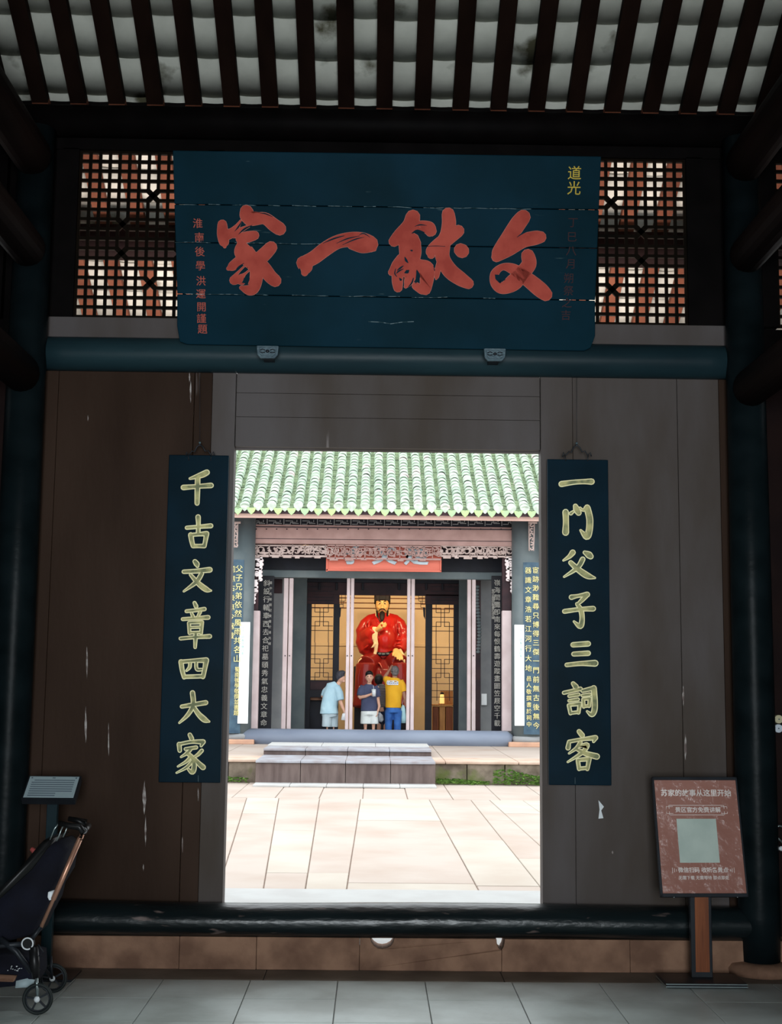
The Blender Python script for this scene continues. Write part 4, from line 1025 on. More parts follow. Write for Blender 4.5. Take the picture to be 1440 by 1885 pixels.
# --- fret band with a dark board behind
tb('fret_back', M['navy'], 458, 957, 940, 976, YB + .06, .03)
tb('fret_rail', M['pink'], 458, 957, 968, 972, YB - .02, .04)
tb('fret_rail', M['pink'], 458, 957, 951, 955.5, YB - .02, .04)
fy0, fy1 = 955.5, 968
xa = 461; n_f = 16; fw = (955 - 461) / n_f
def hb(a, b, y, t=1.0): return tb('fret_bar', M['greyw'], a, b, y - t / 2, y + t / 2, YB, .02, bevel=0)
def vb(x, a, b, t=1.0): return tb('fret_bar', M['greyw'], x - t / 2, x + t / 2, a, b, YB, .02, bevel=0)
for k in range(n_f):
    a = xa + k * fw
    sl = .0135 * (a - 461) * 0
    vb(a, fy0, fy1, 1.1); hb(a + 3, a + 16, fy0 + 3.2); vb(a + 16, fy0 + 3.2, fy0 + 8); hb(a + 16, a + 27, fy0 + 8)
    hb(a + 2, a + 12, fy0 + 9.6); vb(a + 12, fy0 + 6, fy0 + 9.6); hb(a + 12, a + 22, fy0 + 6); vb(a + 24, fy0 + 1.5, fy0 + 6)
dm = MB()
for k in range(27):
    p = at(453 + k * 18.8, 974, Y=YB - .05); dm.blob(p, (.014, .01, .014), 8, 5)
dm.obj('beading', M['navy'], B)
tb('bead_strip', M['navy'], 450, 960, 971.5, 972.8, YB - .04, .02, bevel=0)
# --- main front beam
tb('front_beam', M['pink'], 447, 961, 972, 1003, YB - .03, .25, bevel=.03)
tb('beam_groove', M['purple'], 462, 955, 993.5, 994.6, YB - .035, .01, bevel=0)
# --- columns with long couplets
def tcol(px, r, lab, corners, cols, sig, side, basebox):
    p = at(px, 1200, Y=YB - .1); yb2 = YB - .05
    e = empty('temple_column', (p.x, yb2, ZP), f'thick teal grey round column at the {side} end of the temple front', 'column')
    MB().tube([(p.x, yb2, ZP + .1), (p.x, yb2, at(707, 956, Y=YB).z)], r, 28).obj('shaft', M['teal'], e)
    xb1, xb2 = at(basebox[0], 1375, Y=YB - .5).x, at(basebox[1], 1375, Y=YB - .5).x
    MB().box(p.x - r * 1.35, p.x + r * 1.35, yb2 - r * 1.3, yb2 + r * 1.3, ZP - .01, ZP + .09).obj('plinth', M['orange'], e, bevel=.02)
    MB().tube([(p.x, yb2, ZP + .08), (p.x, yb2, ZP + .16), (p.x, yb2, ZP + .2)], [r * 1.15, r * 1.15, r * 1.03], 28).obj('base_ring', M['greyw'], e)
    # hanging couplet board
    Yc = yb2 - r - .05
    a, b = at(corners[0], 1190, Y=Yc), at(corners[1], 1190, Y=Yc); zt2, zb2 = at(px, corners[2], Y=Yc).z, at(px, corners[3], Y=Yc).z
    M.setdefault('blueb', mat('slate_blue_board', (.065, .12, .165), .45, (.035, .07, .11), 6, .1))
    M.setdefault('ygold', mat('bright_yellow_gold', (.80, .72, .30), .5, (.7, .62, .3), 20))
    q = empty('temple_couplet', ((a.x + b.x) / 2, Yc, zb2), f'long slate blue board with small yellow characters hung on the {side} temple column', 'couplet board')
    n_ = 8; xc = (a.x + b.x) / 2; hw = (b.x - a.x) / 2; mm = MB()
    for k in range(n_):
        u0, u1 = -1 + 2 * k / n_, -1 + 2 * (k + 1) / n_
        f = lambda u: Yc + .05 * u * u
        mm.prism([(xc + hw * u0, f(u0), zb2), (xc + hw * u1, f(u1), zb2), (xc + hw * u1, f(u1), zt2), (xc + hw * u0, f(u0), zt2)], (0, .02, 0))
    mm.obj('panel', M['blueb'], q)
    for (u, y0_, y1_, body, sz, m_) in cols:
        P0 = at(px, y0_, Y=Yc).z; P1 = at(px, y1_, Y=Yc).z; n2 = len(body); s_ = sz / F * Yc; ln_ = (P0 - P1) / n2
        text('characters', vtext(body), m_, (xc + hw * u, Yc - .012 + .05 * u * u, (P0 + P1) / 2), s_, q, depth=.008, bold=.0, spacing=ln_ / s_ , kind=None)
    return e
M['ygold'] = mat('bright_yellow_gold', (.80, .72, .30), .5, (.7, .62, .3), 20)
tcol(441, .27, '', (416, 445.5, 1030, 1350), [(.42, 1040, 1222, '父子兄弟依然風雨共名山', 14, M['ygold']), (.50, 1228, 1318, '蜀南後學敬撰並書題', 10, M['ygold']), (-.45, 1040, 1180, '前無古後無今器識', 13, M['ygold'])], None, 'left', (418, 470))
tcol(969, .29, '', (964.5, 996, 1035, 1352), [(.42, 1042, 1345, '宦跡渺難尋只博得三傑一門前無古後無今', 12.5, M['ygold']), (-.46, 1042, 1240, '器識文章浩若江河行大地', 12.5, M['ygold']), (-.42, 1244, 1340, '邑人敬撰書於祠中', 10, M['ygold'])], None, 'right', (941, 1000))
M['notice'] = mat('white_notice', (.86, .9, .9), .6, (.82, .86, .87), 3)
for (a, b, c_, d, sd, u) in ((439.5, 458.5, 1145, 1332, 'left', -.2), (947.5, 965.5, 1150, 1336, 'right', .3)):
    Yn = YB - .36
    q = empty('white_notice', tuple(at((a + b) / 2, d, Y=Yn)), f'tall narrow white notice with a faint column of text beside the {sd} temple column', 'notice')
    tb('sheet', M['notice'], a, b, c_, d, Yn, .012, q, bevel=.003)
    p0 = at((a + b) / 2 + u * 9, (c_ + 8 + c_ + 60) / 2, Y=Yn)
    M.setdefault('faintg', mat('faint_green_print', (.30, .48, .44), .8))
    text('faint_text', vtext('父子三詞客文章四家'), M['faintg'], (p0.x, Yn - .002, p0.z), .06, q, depth=.001, spacing=1.1)
# --- pink jambs
for a, b in ((459.5, 476), (925, 942)):
    tb('pink_jamb', M['pinkl'], a, b, 1124, 1346, YB + .02, .18); tb('dark_upper_jamb', M['purple'], a, b, 1000, 1126, YB + .06, .14)
# --- carved frieze, spandrels: openwork from frames, lattice bars and curls
M['carv'] = mat('pale_carved_wood', (.52, .42, .39), .7, (.44, .34, .31), 6, .2)
def curl(mm, cx, cy, r, t0_, t1_, w_, Y):
    pts = [at(cx + r * (1 - .45 * j / 8) * math.cos(t0_ + (t1_ - t0_) * j / 8), cy + r * (1 - .45 * j / 8) * math.sin(t0_ + (t1_ - t0_) * j / 8), Y=Y) for j in range(9)]
    mm.tube(pts, w_, 6, up=(0, 1, 0))
def frieze(a, b, y0_, y1_, Y, seed, m_=None, top=True):
    r2 = random.Random(seed); mm = MB()
    def hb_(x0_, x1_, y, t=1.6): 
        p, q = at(x0_, y, Y=Y), at(x1_, y, Y=Y); h = t / F * Y; mm.box(p.x, q.x, Y - .02, Y + .02, p.z - h / 2, p.z + h / 2)
    def vb_(x, ya, yb_, t=1.6):
        p, q = at(x, ya, Y=Y), at(x, yb_, Y=Y); h = t / F * Y; mm.box(p.x - h / 2, p.x + h / 2, Y - .02, Y + .02, q.z, p.z)
    hb_(a, b, y0_ + 1, 2); hb_(a, b, y1_ - 1.5, 3)
    x = a
    while x < b - 2:
        w_ = r2.uniform(12, 24); x1_ = min(x + w_, b)
        vb_(x, y0_, y1_, 1.4); cx, cy = (x + x1_) / 2, (y0_ + y1_) / 2
        h = (y1_ - y0_) / 2
        curl(mm, x + w_ * .3, cy, h * .75, r2.uniform(0, 6), r2.uniform(7, 11), .016, Y); curl(mm, x + w_ * .72, cy, h * .7, r2.uniform(0, 6), r2.uniform(7, 11), .016, Y)
        hb_(x, x1_, cy + r2.uniform(-4, 4), 1.3)
        for _ in range(5): mm.blob(at(r2.uniform(x, x1_), cy + r2.uniform(-.5, .6) * h, Y=Y), (r2.uniform(.02, .05), .02, r2.uniform(.015, .035)), 8, 5)
        x = x1_
    # ragged lower edge
    x = a + 4
    while x < b - 8:
        w_ = r2.uniform(6, 16); h = r2.uniform(1, 4.5)
        p, q = at(x, y1_ - 1, Y=Y), at(x + w_, y1_ + h, Y=Y); mm.box(p.x, q.x, Y - .018, Y + .018, q.z, p.z); x += w_ + r2.uniform(3, 14)
    return mm
frieze(459, 603, 1003, 1024, YB + .02, 3).obj('carved_frieze', M['carv'], B)
frieze(603, 812, 1003, 1029, YB + .02, 8).obj('carved_frieze', M['pink'], B)
frieze(812, 957, 1004, 1025, YB + .02, 5).obj('carved_frieze', M['carv'], B)
tb('frieze_back', M['purple'], 470, 603, 1004, 1027, YB + .24, .02, bevel=0); tb('frieze_back', M['purple'], 812, 945, 1004, 1027, YB + .24, .02, bevel=0)
def spandrel(mir, x_out, seed):
    """corner bracket hanging down the jamb; x_out is its outer edge, mir=+1 opens to the right"""
    r2 = random.Random(seed); mm = MB(); Y = YB - .01
    prof = [(1026, 32), (1046, 30), (1068, 27), (1070, 22), (1090, 22), (1092, 18), (1108, 17), (1110, 13), (1122, 12), (1124, 8), (1142, 2)]
    def bx(x0_, x1_, ya, yb_):
        p, q = at(x_out + mir * x0_, ya, Y=Y), at(x_out + mir * x1_, yb_, Y=Y); mm.box(p.x, q.x, Y - .02, Y + .02, q.z, p.z)
    bx(0, 5, 1026, 1128); bx(0, 3, 1128, 1142)
    for (ya, wa), (yb_, wb_) in zip(prof, prof[1:]):
        bx(wa - 4.2, wa, ya, yb_)
    for y in (1028, 1046, 1067, 1080, 1090, 1107, 1122):
        wd_ = [w_ for yy, w_ in prof if yy <= y][-1]; bx(0, wd_, y, y + 3.0)
    bx(14, 17, 1046, 1070); bx(9, 12, 1090, 1108)
    for (cx, cy, r) in ((10, 1037, 7), (23, 1038, 6), (9, 1058, 6), (22, 1057, 5), (11, 1075, 4), (10, 1085, 5), (9, 1099, 5), (8, 1115, 4)):
        curl(mm, x_out + mir * cx, cy, r, r2.uniform(0, 6), r2.uniform(8, 11), .018, Y)
        mm.blob(at(x_out + mir * cx, cy, Y=Y), (.035, .02, .03), 8, 5)
    # leafy bumps on the inner edge
    for y in range(1032, 1138, 7):
        wd_ = [w_ for yy, w_ in prof if yy <= y][-1]; mm.blob(at(x_out + mir * (wd_ + 0), y, Y=Y), (.03, .02, .035), 8, 5)
    mm.obj('carved_spandrel', M['carv2'], B)
M['carv2'] = mat('whitish_carved_wood', (.88, .80, .80), .7, (.76, .66, .66), 6, .2)
spandrel(1, 451, 1); spandrel(-1, 964, 2)
# small carved eave brackets on the outer sides
for (x0_, x1_, ya, yb_) in ((431, 438, 962, 1008), (974, 984, 962, 1014)):
    mm = MB(); Y = YB - .45
    for j in range(6):
        y = ya + (yb_ - ya) * (j + .5) / 6; curl(mm, (x0_ + x1_) / 2, y, 3.4, j, j + 5, .016, Y)
    for x in (x0_, x1_): mm.tube([at(x, ya, Y=Y), at(x + (.5 if x == x0_ else -1.5), yb_, Y=Y)], .014, 6)
    mm.tube([at(x0_ - 1, ya, Y=Y), at(x1_ + 5, ya, Y=Y)], .025, 6)
    mm.obj('eave_bracket', M['carv'], B)
# --- red plaque behind the frieze
q = empty('hall_plaque', tuple(at(707, 1052, Y=YB + .12)), 'orange red plaque with silver characters half hidden behind the carved frieze of the temple', 'plaque')
tb('panel', M['sign'], 600.5, 813, 1004, 1052, YB + .12, .05, q, bevel=.01)
tb('raised_border', M['sign'], 600.5, 813, 1048.5, 1052, YB + .10, .03, q, bevel=.005); tb('raised_border', M['sign'], 600.5, 604, 1004, 1052, YB + .10, .03, q, bevel=.005); tb('raised_border', M['sign'], 810, 813, 1004, 1052, YB + .10, .03, q, bevel=.005)
M['silver'] = mat('silver_paint', (.42, .50, .54), .4, (.3, .35, .38), 9, metal=.3)
p0 = at(708, 1021, Y=YB + .1)
text('silver_characters', '子 父 是', M['silver'], (p0.x, YB + .105, p0.z), .52, q, depth=.012, bold=.012)
# --- lintel, back wall pieces, door posts
tb('dark_beam', M['navy'], 474, 928, 1024, 1056, YB + .75, .1)
tb('inner_lintel', M['teal'], 474, 928, 1051, 1065, YB + .7, .2, bevel=.02)
# threshold beam
yb3 = YB - .12; p0, p1 = at(436, 1358, Y=yb3), at(939, 1360, Y=yb3); rb = (at(707, 1342, Y=yb3 - .1).z - at(707, 1377, Y=yb3 - .1).z) / 2
MB().tube([(p0.x, yb3, p0.z), (p1.x - .06, yb3, p0.z), (p1.x + .02, yb3, p0.z - .02)], [(rb, rb), (rb, rb), (rb * .72, rb * .72)], 24).obj('threshold_beam', M['beamb'], B)
MB().box(p0.x, p1.x, yb3 + .1, yb3 + .16, ZP, p0.z).obj('threshold_board', M['moss'], B)
for a, b in ((520, 528.5), (530, 537.5), (637, 643.2), (644.4, 650.5), (749, 755.2), (756.4, 763), (860.5, 867.3), (869, 876)):
    tb('door_post', M['pinkl'], a, b, 1064, 1350, YB + .72, .12, bevel=.012)
for x in (525, 533, 639.5, 647, 752, 759.5, 872):
    MB().blob(at(x, 1207, Y=YB + .71), (.012, .01, .014), 8, 6).obj('door_ring', M['navy'], B)
YI2 = YB + 2.6
tb('plaster_wall', M['greyw'], 474, 522, 1056, 1352, YB + 1.2, .08); tb('plaster_wall', M['greyw'], 873, 928, 1056, 1352, YB + 1.2, .08)
tb('side_post', M['teal'], 537, 563, 1056, 1353, YI2 - .2, .2); tb('side_post', M['teal'], 845, 862, 1056, 1353, YI2 - .2, .2)
tb('carved_post', M['purple'], 876, 885, 1068, 1346, YB + 1.1, .06)
mm = MB()
for y in range(1080, 1206, 6): mm.blob(at(880.5 + 2 * math.sin(y), y, Y=YB + 1.08), (.05, .02, .035), 8, 5)
mm.obj('post_carving', M['teal'], B)
q = tb('small_notice', M['notice'], 886.5, 896.5, 1277, 1298, YB + 1.15, .02, None, bevel=.002); q.parent = None; q.location = q.location + wloc(B)
tag(q, 'small blank white card on the grey wall inside the right of the temple', 'notice')
tb('dark_wall_panel', M['purple'], 503, 520, 1066, 1092, YB + 1.17, .02)  # flat dark panel in front of the plaster wall
# --- inner black couplets
M['bcoup'] = mat('black_couplet_board', (.010, .011, .016), .5)
M['gtext'] = mat('grey_white_characters', (.48, .47, .43), .6, (.35, .34, .31), 20)
for (a, b, x, body, sd, tx) in ((472, 502, 488.5, '斜設行輀車西去合祀墓頤秀氣忠義文章命', 'left', 12.5), (905, 925, 915.5, '嶺海間攤卽南來每恨鶴壽遊蹤畫圖笠屐空千載', 'right', 12)):
    Y = YB + .6
    q = empty('black_couplet', tuple(at((a + b) / 2, 1346, Y=Y)), f'tall black board with grey white characters inside the {sd} jamb of the temple', 'couplet board')
    tb('panel', M['bcoup'], a, b, 1060, 1348, Y, .04, q)
    s_ = tx / F * Y; n2 = len(body); H_ = at(x, 1066, Y=Y).z - at(x, 1338, Y=Y).z
    text('characters', vtext(body), M['gtext'], (at(x, 1200, Y=Y).x, Y - .008, at(x, 1202, Y=Y).z), s_, q, depth=.006, bold=.0, spacing=H_ / n2 / s_)
    xs_ = (a + 25, a + 5) if sd == 'left' else (a + 3, a + 3)
    for k, xq in enumerate(xs_[:2 if sd == 'left' else 1]):
        yq0, yq1 = ((1068, 1190), (1150, 1232))[k] if sd == 'left' else (1085, 1140)
        b_ = '蜀中名勝題記敬書於清光緒年間立'[:12 if k == 0 else 8]
        s2 = 5.5 / F * Y
        text('small_characters', vtext(b_), M['gtext'], (at(xq, 1150, Y=Y).x, Y - .006, at(xq, (yq0 + yq1) / 2, Y=Y).z), s2, q, depth=.003, spacing=(at(x, yq0, Y=Y).z - at(x, yq1, Y=Y).z) / len(b_) / s2)
# --- inner dark screen with lit lattices
S_ = empty('inner_screen', (at(705, 1348, Y=YI2).x, YI2, ZP), 'dark plum wooden screen with two lit lattice panels flanking the seated statue', 'screen')
def sb(nm, m_, a, b, c_, d, dy=0, th=.08, bevel=.008): return tb(nm, m_, a, b, c_, d, YI2 + dy, th, S_, bevel)
sb('top_board', M['purple'], 556, 852, 1072, 1096, 0)
sb('cornice', M['navy'], 553, 856, 1060, 1073, -.1, .16)
sb('header_panel', M['purple'], 560, 625, 1094, 1112); sb('header_panel', M['purple'], 783, 846, 1094, 1113)
for x in (588, 620, 668, 735, 785, 815): sb('bracket_stud', M['navy'], x - 2, x + 2, 1073, 1086, -.06, .05)
for y in (1080, 1088, 1099, 1105): 
    sb('moulding', M['navy'], 565, 614, y, y + 1, -.012, .012, 0); sb('moulding', M['navy'], 794, 842, y, y + 1, -.012, .012, 0)
sb('stile', M['navy'], 561, 572, 1111, 1345); sb('stile', M['navy'], 612.5, 624, 1111, 1345); sb('stile', M['navy'], 783, 795.5, 1112, 1348); sb('stile', M['navy'], 835, 847, 1112, 1348)
sb('lower_panel', M['navy'], 570, 614, 1252, 1284); sb('lower_panel', M['purple'], 571, 613, 1254, 1270, -.01, .02)
# lattice bars: left 571-613 x 1112-1253
def latt(a, b, c_, d, half=False):
    W_, H_ = b - a, d - c_
    U = lambda u: a + u * W_; V = lambda v: c_ + v * H_
    segs = []
    for (v0, sg) in ((0, 1), (1, -1)):
        g = lambda v: v0 + sg * v
        segs += [((.20, g(0)), (.20, g(.105))), ((.80, g(0)), (.80, g(.105))), ((0, g(.047)), (.42, g(.047))), ((.58, g(.047)), (1, g(.047))), ((.20, g(.105)), (.80, g(.105))),
                 ((.42, g(.047)), (.42, g(.29))), ((.58, g(.047)), (.58, g(.29))), ((0, g(.165)), (1, g(.165))), ((.20, g(.228)), (.80, g(.228))), ((.20, g(.228)), (.20, g(.5))), ((.80, g(.228)), (.80, g(.5))),
                 ((0, g(.285)), (.42, g(.285))), ((.58, g(.285)), (1, g(.285))), ((0, g(.345)), (1, g(.345)))]
    for p, q in segs:
        if half and max(p[1], q[1]) > .98: pass
        t = 1.15
        x0_, x1_ = sorted((U(p[0]), U(q[0]))); y0_, y1_ = sorted((V(p[1]), V(q[1])))
        if x1_ - x0_ < .01: x0_ -= t / 2; x1_ += t / 2
        else: y0_ -= t / 2; y1_ += t / 2
        sb('lattice_bar', M['purple'], x0_, x1_, y0_, y1_, .02, .03, 0)
latt(571.5, 613, 1112, 1253); latt(795, 835.5, 1113, 1254)
for x in (804, 827): sb('lattice_bar', M['purple'], x, x + 1, 1254, 1290, .02, .03, 0)
sb('lattice_bar', M['purple'], 795, 836, 1258, 1259, .02, .03, 0); sb('lattice_bar', M['purple'], 795, 836, 1271, 1272, .02, .03, 0); sb('lattice_bar', M['purple'], 795, 836, 1283, 1284, .02, .03, 0)
# arch spandrels beside the opening
for (xo, s_) in ((624, 1), (783, -1)):
    for (u0, u1, y) in ((0, 12, 1100), (0, 12, 1106), (0, 8, 1112), (0, 8, 1118)):
        a, b = sorted((xo + s_ * u0, xo + s_ * u1)); sb('lattice_bar', M['purple'], a, b, y, y + .9, .02, .03, 0)
    for (u, y0_, y1_) in ((5, 1095, 1112), (8, 1106, 1118), (12, 1095, 1106)): sb('lattice_bar', M['purple'], xo + s_ * u - .45, xo + s_ * u + .45, y0_, y1_, .02, .03, 0)
    MB().prism([at(xo, 1118, Y=YI2 + .01), at(xo + s_ * 4, 1119, Y=YI2 + .01), at(xo + s_ * 3, 1134, Y=YI2 + .01), at(xo, 1140, Y=YI2 + .01)], (0, .05, 0)).obj('carved_lug', M['navy'], S_)
for x in (652,): sb('lattice_bar', M['purple'], 652, 652.9, 1095, 1101, .02, .03, 0)
# --- niche: cream back wall, mouldings, side walls
YK = 33.6
tb('niche_wall', M['cream'], 545, 870, 1050, 1348, YK, .08, B, 0)
for y in (1100.5, 1109.5, 1119): tb('back_moulding', M['wood'], 560, 860, y, y + 1.2, YK - .05, .04)
tb('back_moulding', M['cream'], 560, 860, 1184, 1190, YK - .04, .04)
for x in (553, 862): 
    p = at(x, 1200, Y=YI2 + 1)
    MB().box(p.x - .04, p.x + .04, YI2 + .1, YK, ZP, 5.2).obj('niche_side', M['cream'], B)
MB().box(-8, 8, YK + .3, YK + .4, ZP, 6.5).obj('rear_wall', M['greyw'], B)
MB().box(-3.2, 3.2, YB + .9, YK, 4.9, 4.96).obj('inner_ceiling', M['purple'], B)
for s_ in (-1, 1): MB().box(s_ * 7 - .06, s_ * 7 + .06, YB, YK + .4, ZP, 6.0).obj('gable_wall', M['greyw'], B)
for a, b in ((-7, at(421, 1200, Y=YB).x), (at(990, 1200, Y=YB).x, 7)): MB().box(a, b, YB + .3, YB + .38, ZP, 5.2).obj('front_wall', M['greyw'], B)
for a, b in ((-7, at(476, 1200, Y=YB + 1.2).x), (at(926, 1200, Y=YB + 1.2).x, 7)): MB().box(a, b, YB + 1.2, YB + 1.28, ZP, 5.2).obj('cross_wall', M['greyw'], B)
# dark low cabinet on the left, table with candle on the right
cb = at(590, 1345, Y=YI2 + .6)
q = empty('low_altar_table', (cb.x, YI2 + .5, ZP), 'dark low table with a pale top edge under the left lattice panel', 'table')
tb('table_top', M['stone'], 557, 600, 1283, 1289, YI2 + .12, .4, q)
for x in (560, 595): tb('leg', M['navy'], x, x + 3, 1288, 1344, YI2 + .15, .06, q)
tb('front_panel', M['navy'], 556, 622, 1289, 1344, YI2 + .25, .04, q)
M['amber'] = mat('amber_wood', (.50, .24, .07), .5, (.34, .14, .04), 3, stretch=(8, 8, 1))
q = empty('offering_cabinet', (at(822, 1345, Y=YI2 + .5).x, YI2 + .5, ZP), 'amber brown wooden offering cabinet behind the right lattice panel', 'cabinet')
tb('top', M['amber'], 796, 836, 1297, 1300, YI2 + .35, .5, q)
for a, b, m_ in ((797, 808, 'wood'), (809, 820, 'amber'), (821, 834, 'wood')): tb('door', M[m_], a, b, 1301, 1346, YI2 + .4, .3, q)
tb('side_box', M['amber'], 812, 834, 1272, 1297, YI2 + .7, .3, q)
q = empty('candle_lamp', tuple(at(814, 1297, Y=YI2 + .45)), 'glowing yellow candle lamp standing on the offering cabinet', 'lamp')
M['glow'] = mat('glowing_wax', (.8, .55, .2), .5, emit=(1, .62, .18), estr=1.0)
p0 = at(814, 1296.5, Y=YI2 + .45); p1 = at(814, 1278, Y=YI2 + .45)
MB().tube([p0, p0.lerp(p1, .6), p1], [.055, .055, .04], 14).obj('wax', M['glow'], q)
MB().tube([p1, p1 + Vector((0, 0, .03)), p1 + Vector((0, 0, .05))], [.045, .04, .01], 12).obj('cap', M['navy'], q)
MB().tube([p0 - Vector((0, 0, .002)), p0 + Vector((0, 0, .018))], .085, 16).obj('dish', M['amber'], q)
# assumed warm lamps, unseen, that light the niche
area('assumed_niche_lamp_left', (-.9, YI2 + .5, 4.5), (math.radians(35), 0, 0), .8, .3, 60, (1, .72, .42))
area('assumed_niche_lamp_right', (.9, YI2 + .5, 4.5), (math.radians(35), 0, 0), .8, .3, 60, (1, .72, .42))
area('assumed_niche_lamp_side', (-1.9, YI2 + 1.2, 3.6), (math.radians(50), 0, math.radians(-10)), .4, .4, 14, (1, .70, .40))
area('assumed_niche_lamp_side', (1.7, YI2 + 1.2, 3.6), (math.radians(50), 0, math.radians(10)), .4, .4, 14, (1, .70, .40))
# ================================================================== FIGURES
def fused(mm, name, m_, parent, vox, sm=2, **kw):
    o = mm.obj(name, m_, parent, **kw)
    r = o.modifiers.new('fuse', 'REMESH'); r.mode = 'VOXEL'; r.voxel_size = vox; r.use_smooth_shade = True
    s = o.modifiers.new('soften', 'SMOOTH'); s.factor = .5; s.iterations = sm
    return o
M['skin'] = mat('skin', (.72, .42, .30), .55, (.66, .37, .26), 12)
M['skin2'] = mat('tanned_skin', (.42, .22, .15), .55, (.36, .18, .12), 12)
M['hair'] = mat('black_hair', (.012, .011, .013), .5, (.006, .006, .006), 30, .3, 90)
M['ghair'] = mat('grey_hair', (.20, .18, .18), .6, (.10, .09, .09), 30, .3, 90)
M['eye'] = mat('dark_eye', (.01, .008, .008), .3)
M['lip'] = mat('lip', (.40, .12, .10), .5)
def hand(mm, w, tip, up, s=1.0):
    """palm with four unequal curled fingers and a thumb from the side; w wrist, tip direction"""
    w = Vector(w); d = (Vector(tip) - w).normalized(); u = Vector(up).normalized(); sd = d.cross(u).normalized()
    mm.tube([w - d * .02 * s, w + d * .03 * s, w + d * .085 * s], [(.024 * s, .018 * s), (.034 * s, .015 * s), (.038 * s, .013 * s)], 10, up=u)
    for i, (l, o) in enumerate(((.062, -.028), (.075, -.010), (.070, .010), (.055, .028))):
        b = w + d * .08 * s + sd * o * s
        mm.tube([b, b + d * l * .5 * s - u * .006 * s, b + d * l * .8 * s - u * .026 * s, b + d * l * .85 * s - u * .045 * s], [.0095 * s, .009 * s, .0085 * s, .007 * s], 7)
    b = w + d * .02 * s - sd * .030 * s
    mm.tube([b, b + (d * .5 - sd).normalized() * .035 * s - u * .01 * s, b + (d * 1.4 - sd).normalized() * .065 * s - u * .02 * s], [.013 * s, .011 * s, .009 * s], 7)

YF = 29.0
def PF(x, y, d=0, Y=None): return at(x, y, Y=(Y or YF) + d)

# ---- person in a light blue T-shirt, leaning forward
M['lblue'] = mat('light_blue_cotton', (.46, .66, .74), .85, (.38, .58, .68), 5, .3, 20)
M['greyblue'] = mat('grey_blue_shorts', (.48, .58, .62), .85, (.42, .52, .56), 5, .2, 20)
Y1 = 28.25
P_ = lambda x, y, d=0: PF(x, y, d, Y1)
fz = lambda x, Y: Vector((at(x, 1340, Y=Y).x, Y, ZP))
e = empty('person', tuple(fz(608, Y1)), 'person in a light blue T-shirt seen from behind, leaning right with a white bag', 'person', 'visitors in front of the statue')
b = MB()
b.tube([P_(608, 1312), P_(609, 1295), P_(614, 1272), P_(621, 1262)], [(.15, .11), (.14, .10), (.17, .11), (.09, .08)], 14, up=(0, 1, 0))
b.tube([P_(620, 1264), P_(625, 1256)], [.055, .05], 10)
b.blob(P_(628, 1247, 0), (.085, .095, .115), 16, 12)
b.blob(P_(634.5, 1249, -.03), (.02, .02, .02), 8, 6)
b.blob(P_(633, 1254, -.02), (.035, .04, .03), 8, 6)
b.tube([P_(624, 1268, -.05), P_(626, 1282, -.08), P_(627, 1292, -.10)], [.06, .05, .042], 10)
b.tube([P_(627, 1291, -.10), P_(631, 1302, -.12), P_(634, 1309, -.14)], [.042, .034, .026], 10)
hand(b, P_(634, 1309, -.14), P_(637, 1318, -.14), (0, -1, .2), .9)
b.tube([P_(600, 1268, .1), P_(594.5, 1282, .10), P_(596, 1292, .10)], [.055, .048, .04], 10)
b.tube([P_(596, 1291, .10), P_(603, 1300, .16), P_(612, 1304, .22)], [.04, .033, .026], 10)
hand(b, P_(612, 1304, .22), P_(618, 1303, .25), (0, 0, 1), .9)
hz = ZP
for (x, d) in ((602, -.02), (614, .08)):
    k0 = P_(x, 1318, d); f = Vector((k0.x + .0, k0.y, hz + .06)); kn = Vector((k0.x + .02, k0.y - .02, hz + .47))
    b.tube([P_(x, 1310, d), kn, f], [.085, .056, .040], 12); b.tube([f - Vector((0, 0, .0)), Vector((f.x + .03, f.y + .02, hz + .03)), Vector((f.x + .15, f.y + .08, hz + .025))], [.042, .04, .03], 10)
fused(b, 'body', M['skin'], e, .012)
h = MB(); h.blob(P_(626.5, 1244, 0), (.10, .105, .115), 16, 12); h.blob(P_(630, 1238, -.02), (.075, .08, .05), 12, 8)
fused(h, 'hair', M['hair2'] if 'hair2' in M else M.setdefault('hair2', mat('dark_grey_hair', (.07, .07, .085), .6, (.03, .03, .04), 30, .3, 90)), e, .014)
t = MB()
t.tube([P_(606, 1314), P_(606, 1300), P_(610, 1280), P_(616, 1266), P_(622, 1260)], [(.20, .15), (.18, .14), (.175, .13), (.19, .13), (.10, .09)], 18, up=(0, 1, 0))
t.tube([P_(619, 1264, -.06), P_(625, 1276, -.09), P_(627.5, 1289, -.11)], [.085, .085, .078], 12)
t.tube([P_(608, 1265, .08), P_(599, 1274, .10), P_(596, 1282, .10)], [.085, .08, .07], 12)
t.blob(P_(598, 1306, -.02), (.09, .11, .09)); fused(t, 'tshirt', M['lblue'], e, .013, 3)
s = MB(); s.tube([P_(607, 1308, .0), P_(607, 1318, .02)], [(.17, .14), (.17, .14)], 14, up=(0, 1, 0))
for (x, d) in ((601.5, -.02), (613, .08)): s.tube([P_(x + 1, 1314, d), P_(x, 1338, d)], [.105, .105], 12)
fused(s, 'shorts', M['greyblue'], e, .014)
for (x, d) in ((602, -.02), (614, .08)):
    k0 = P_(x, 1318, d); MB().tube([(k0.x - .02, k0.y - .02, hz + .035), (k0.x + .06, k0.y + .03, hz + .04), (k0.x + .18, k0.y + .09, hz + .03)], [.045, .05, .035], 10).obj('shoe', M['white'], e)
q = empty('takeaway_bag', tuple(P_(634, 1326, -.16)), 'small white paper bag held by the person in light blue', 'bag')
MB().tube([P_(634, 1326, -.16), P_(635, 1318, -.16), P_(634.5, 1313, -.16)], [(.07, .035), (.065, .03), (.045, .02)], 12, up=(0, 1, 0)).obj('paper', M['white'], q)
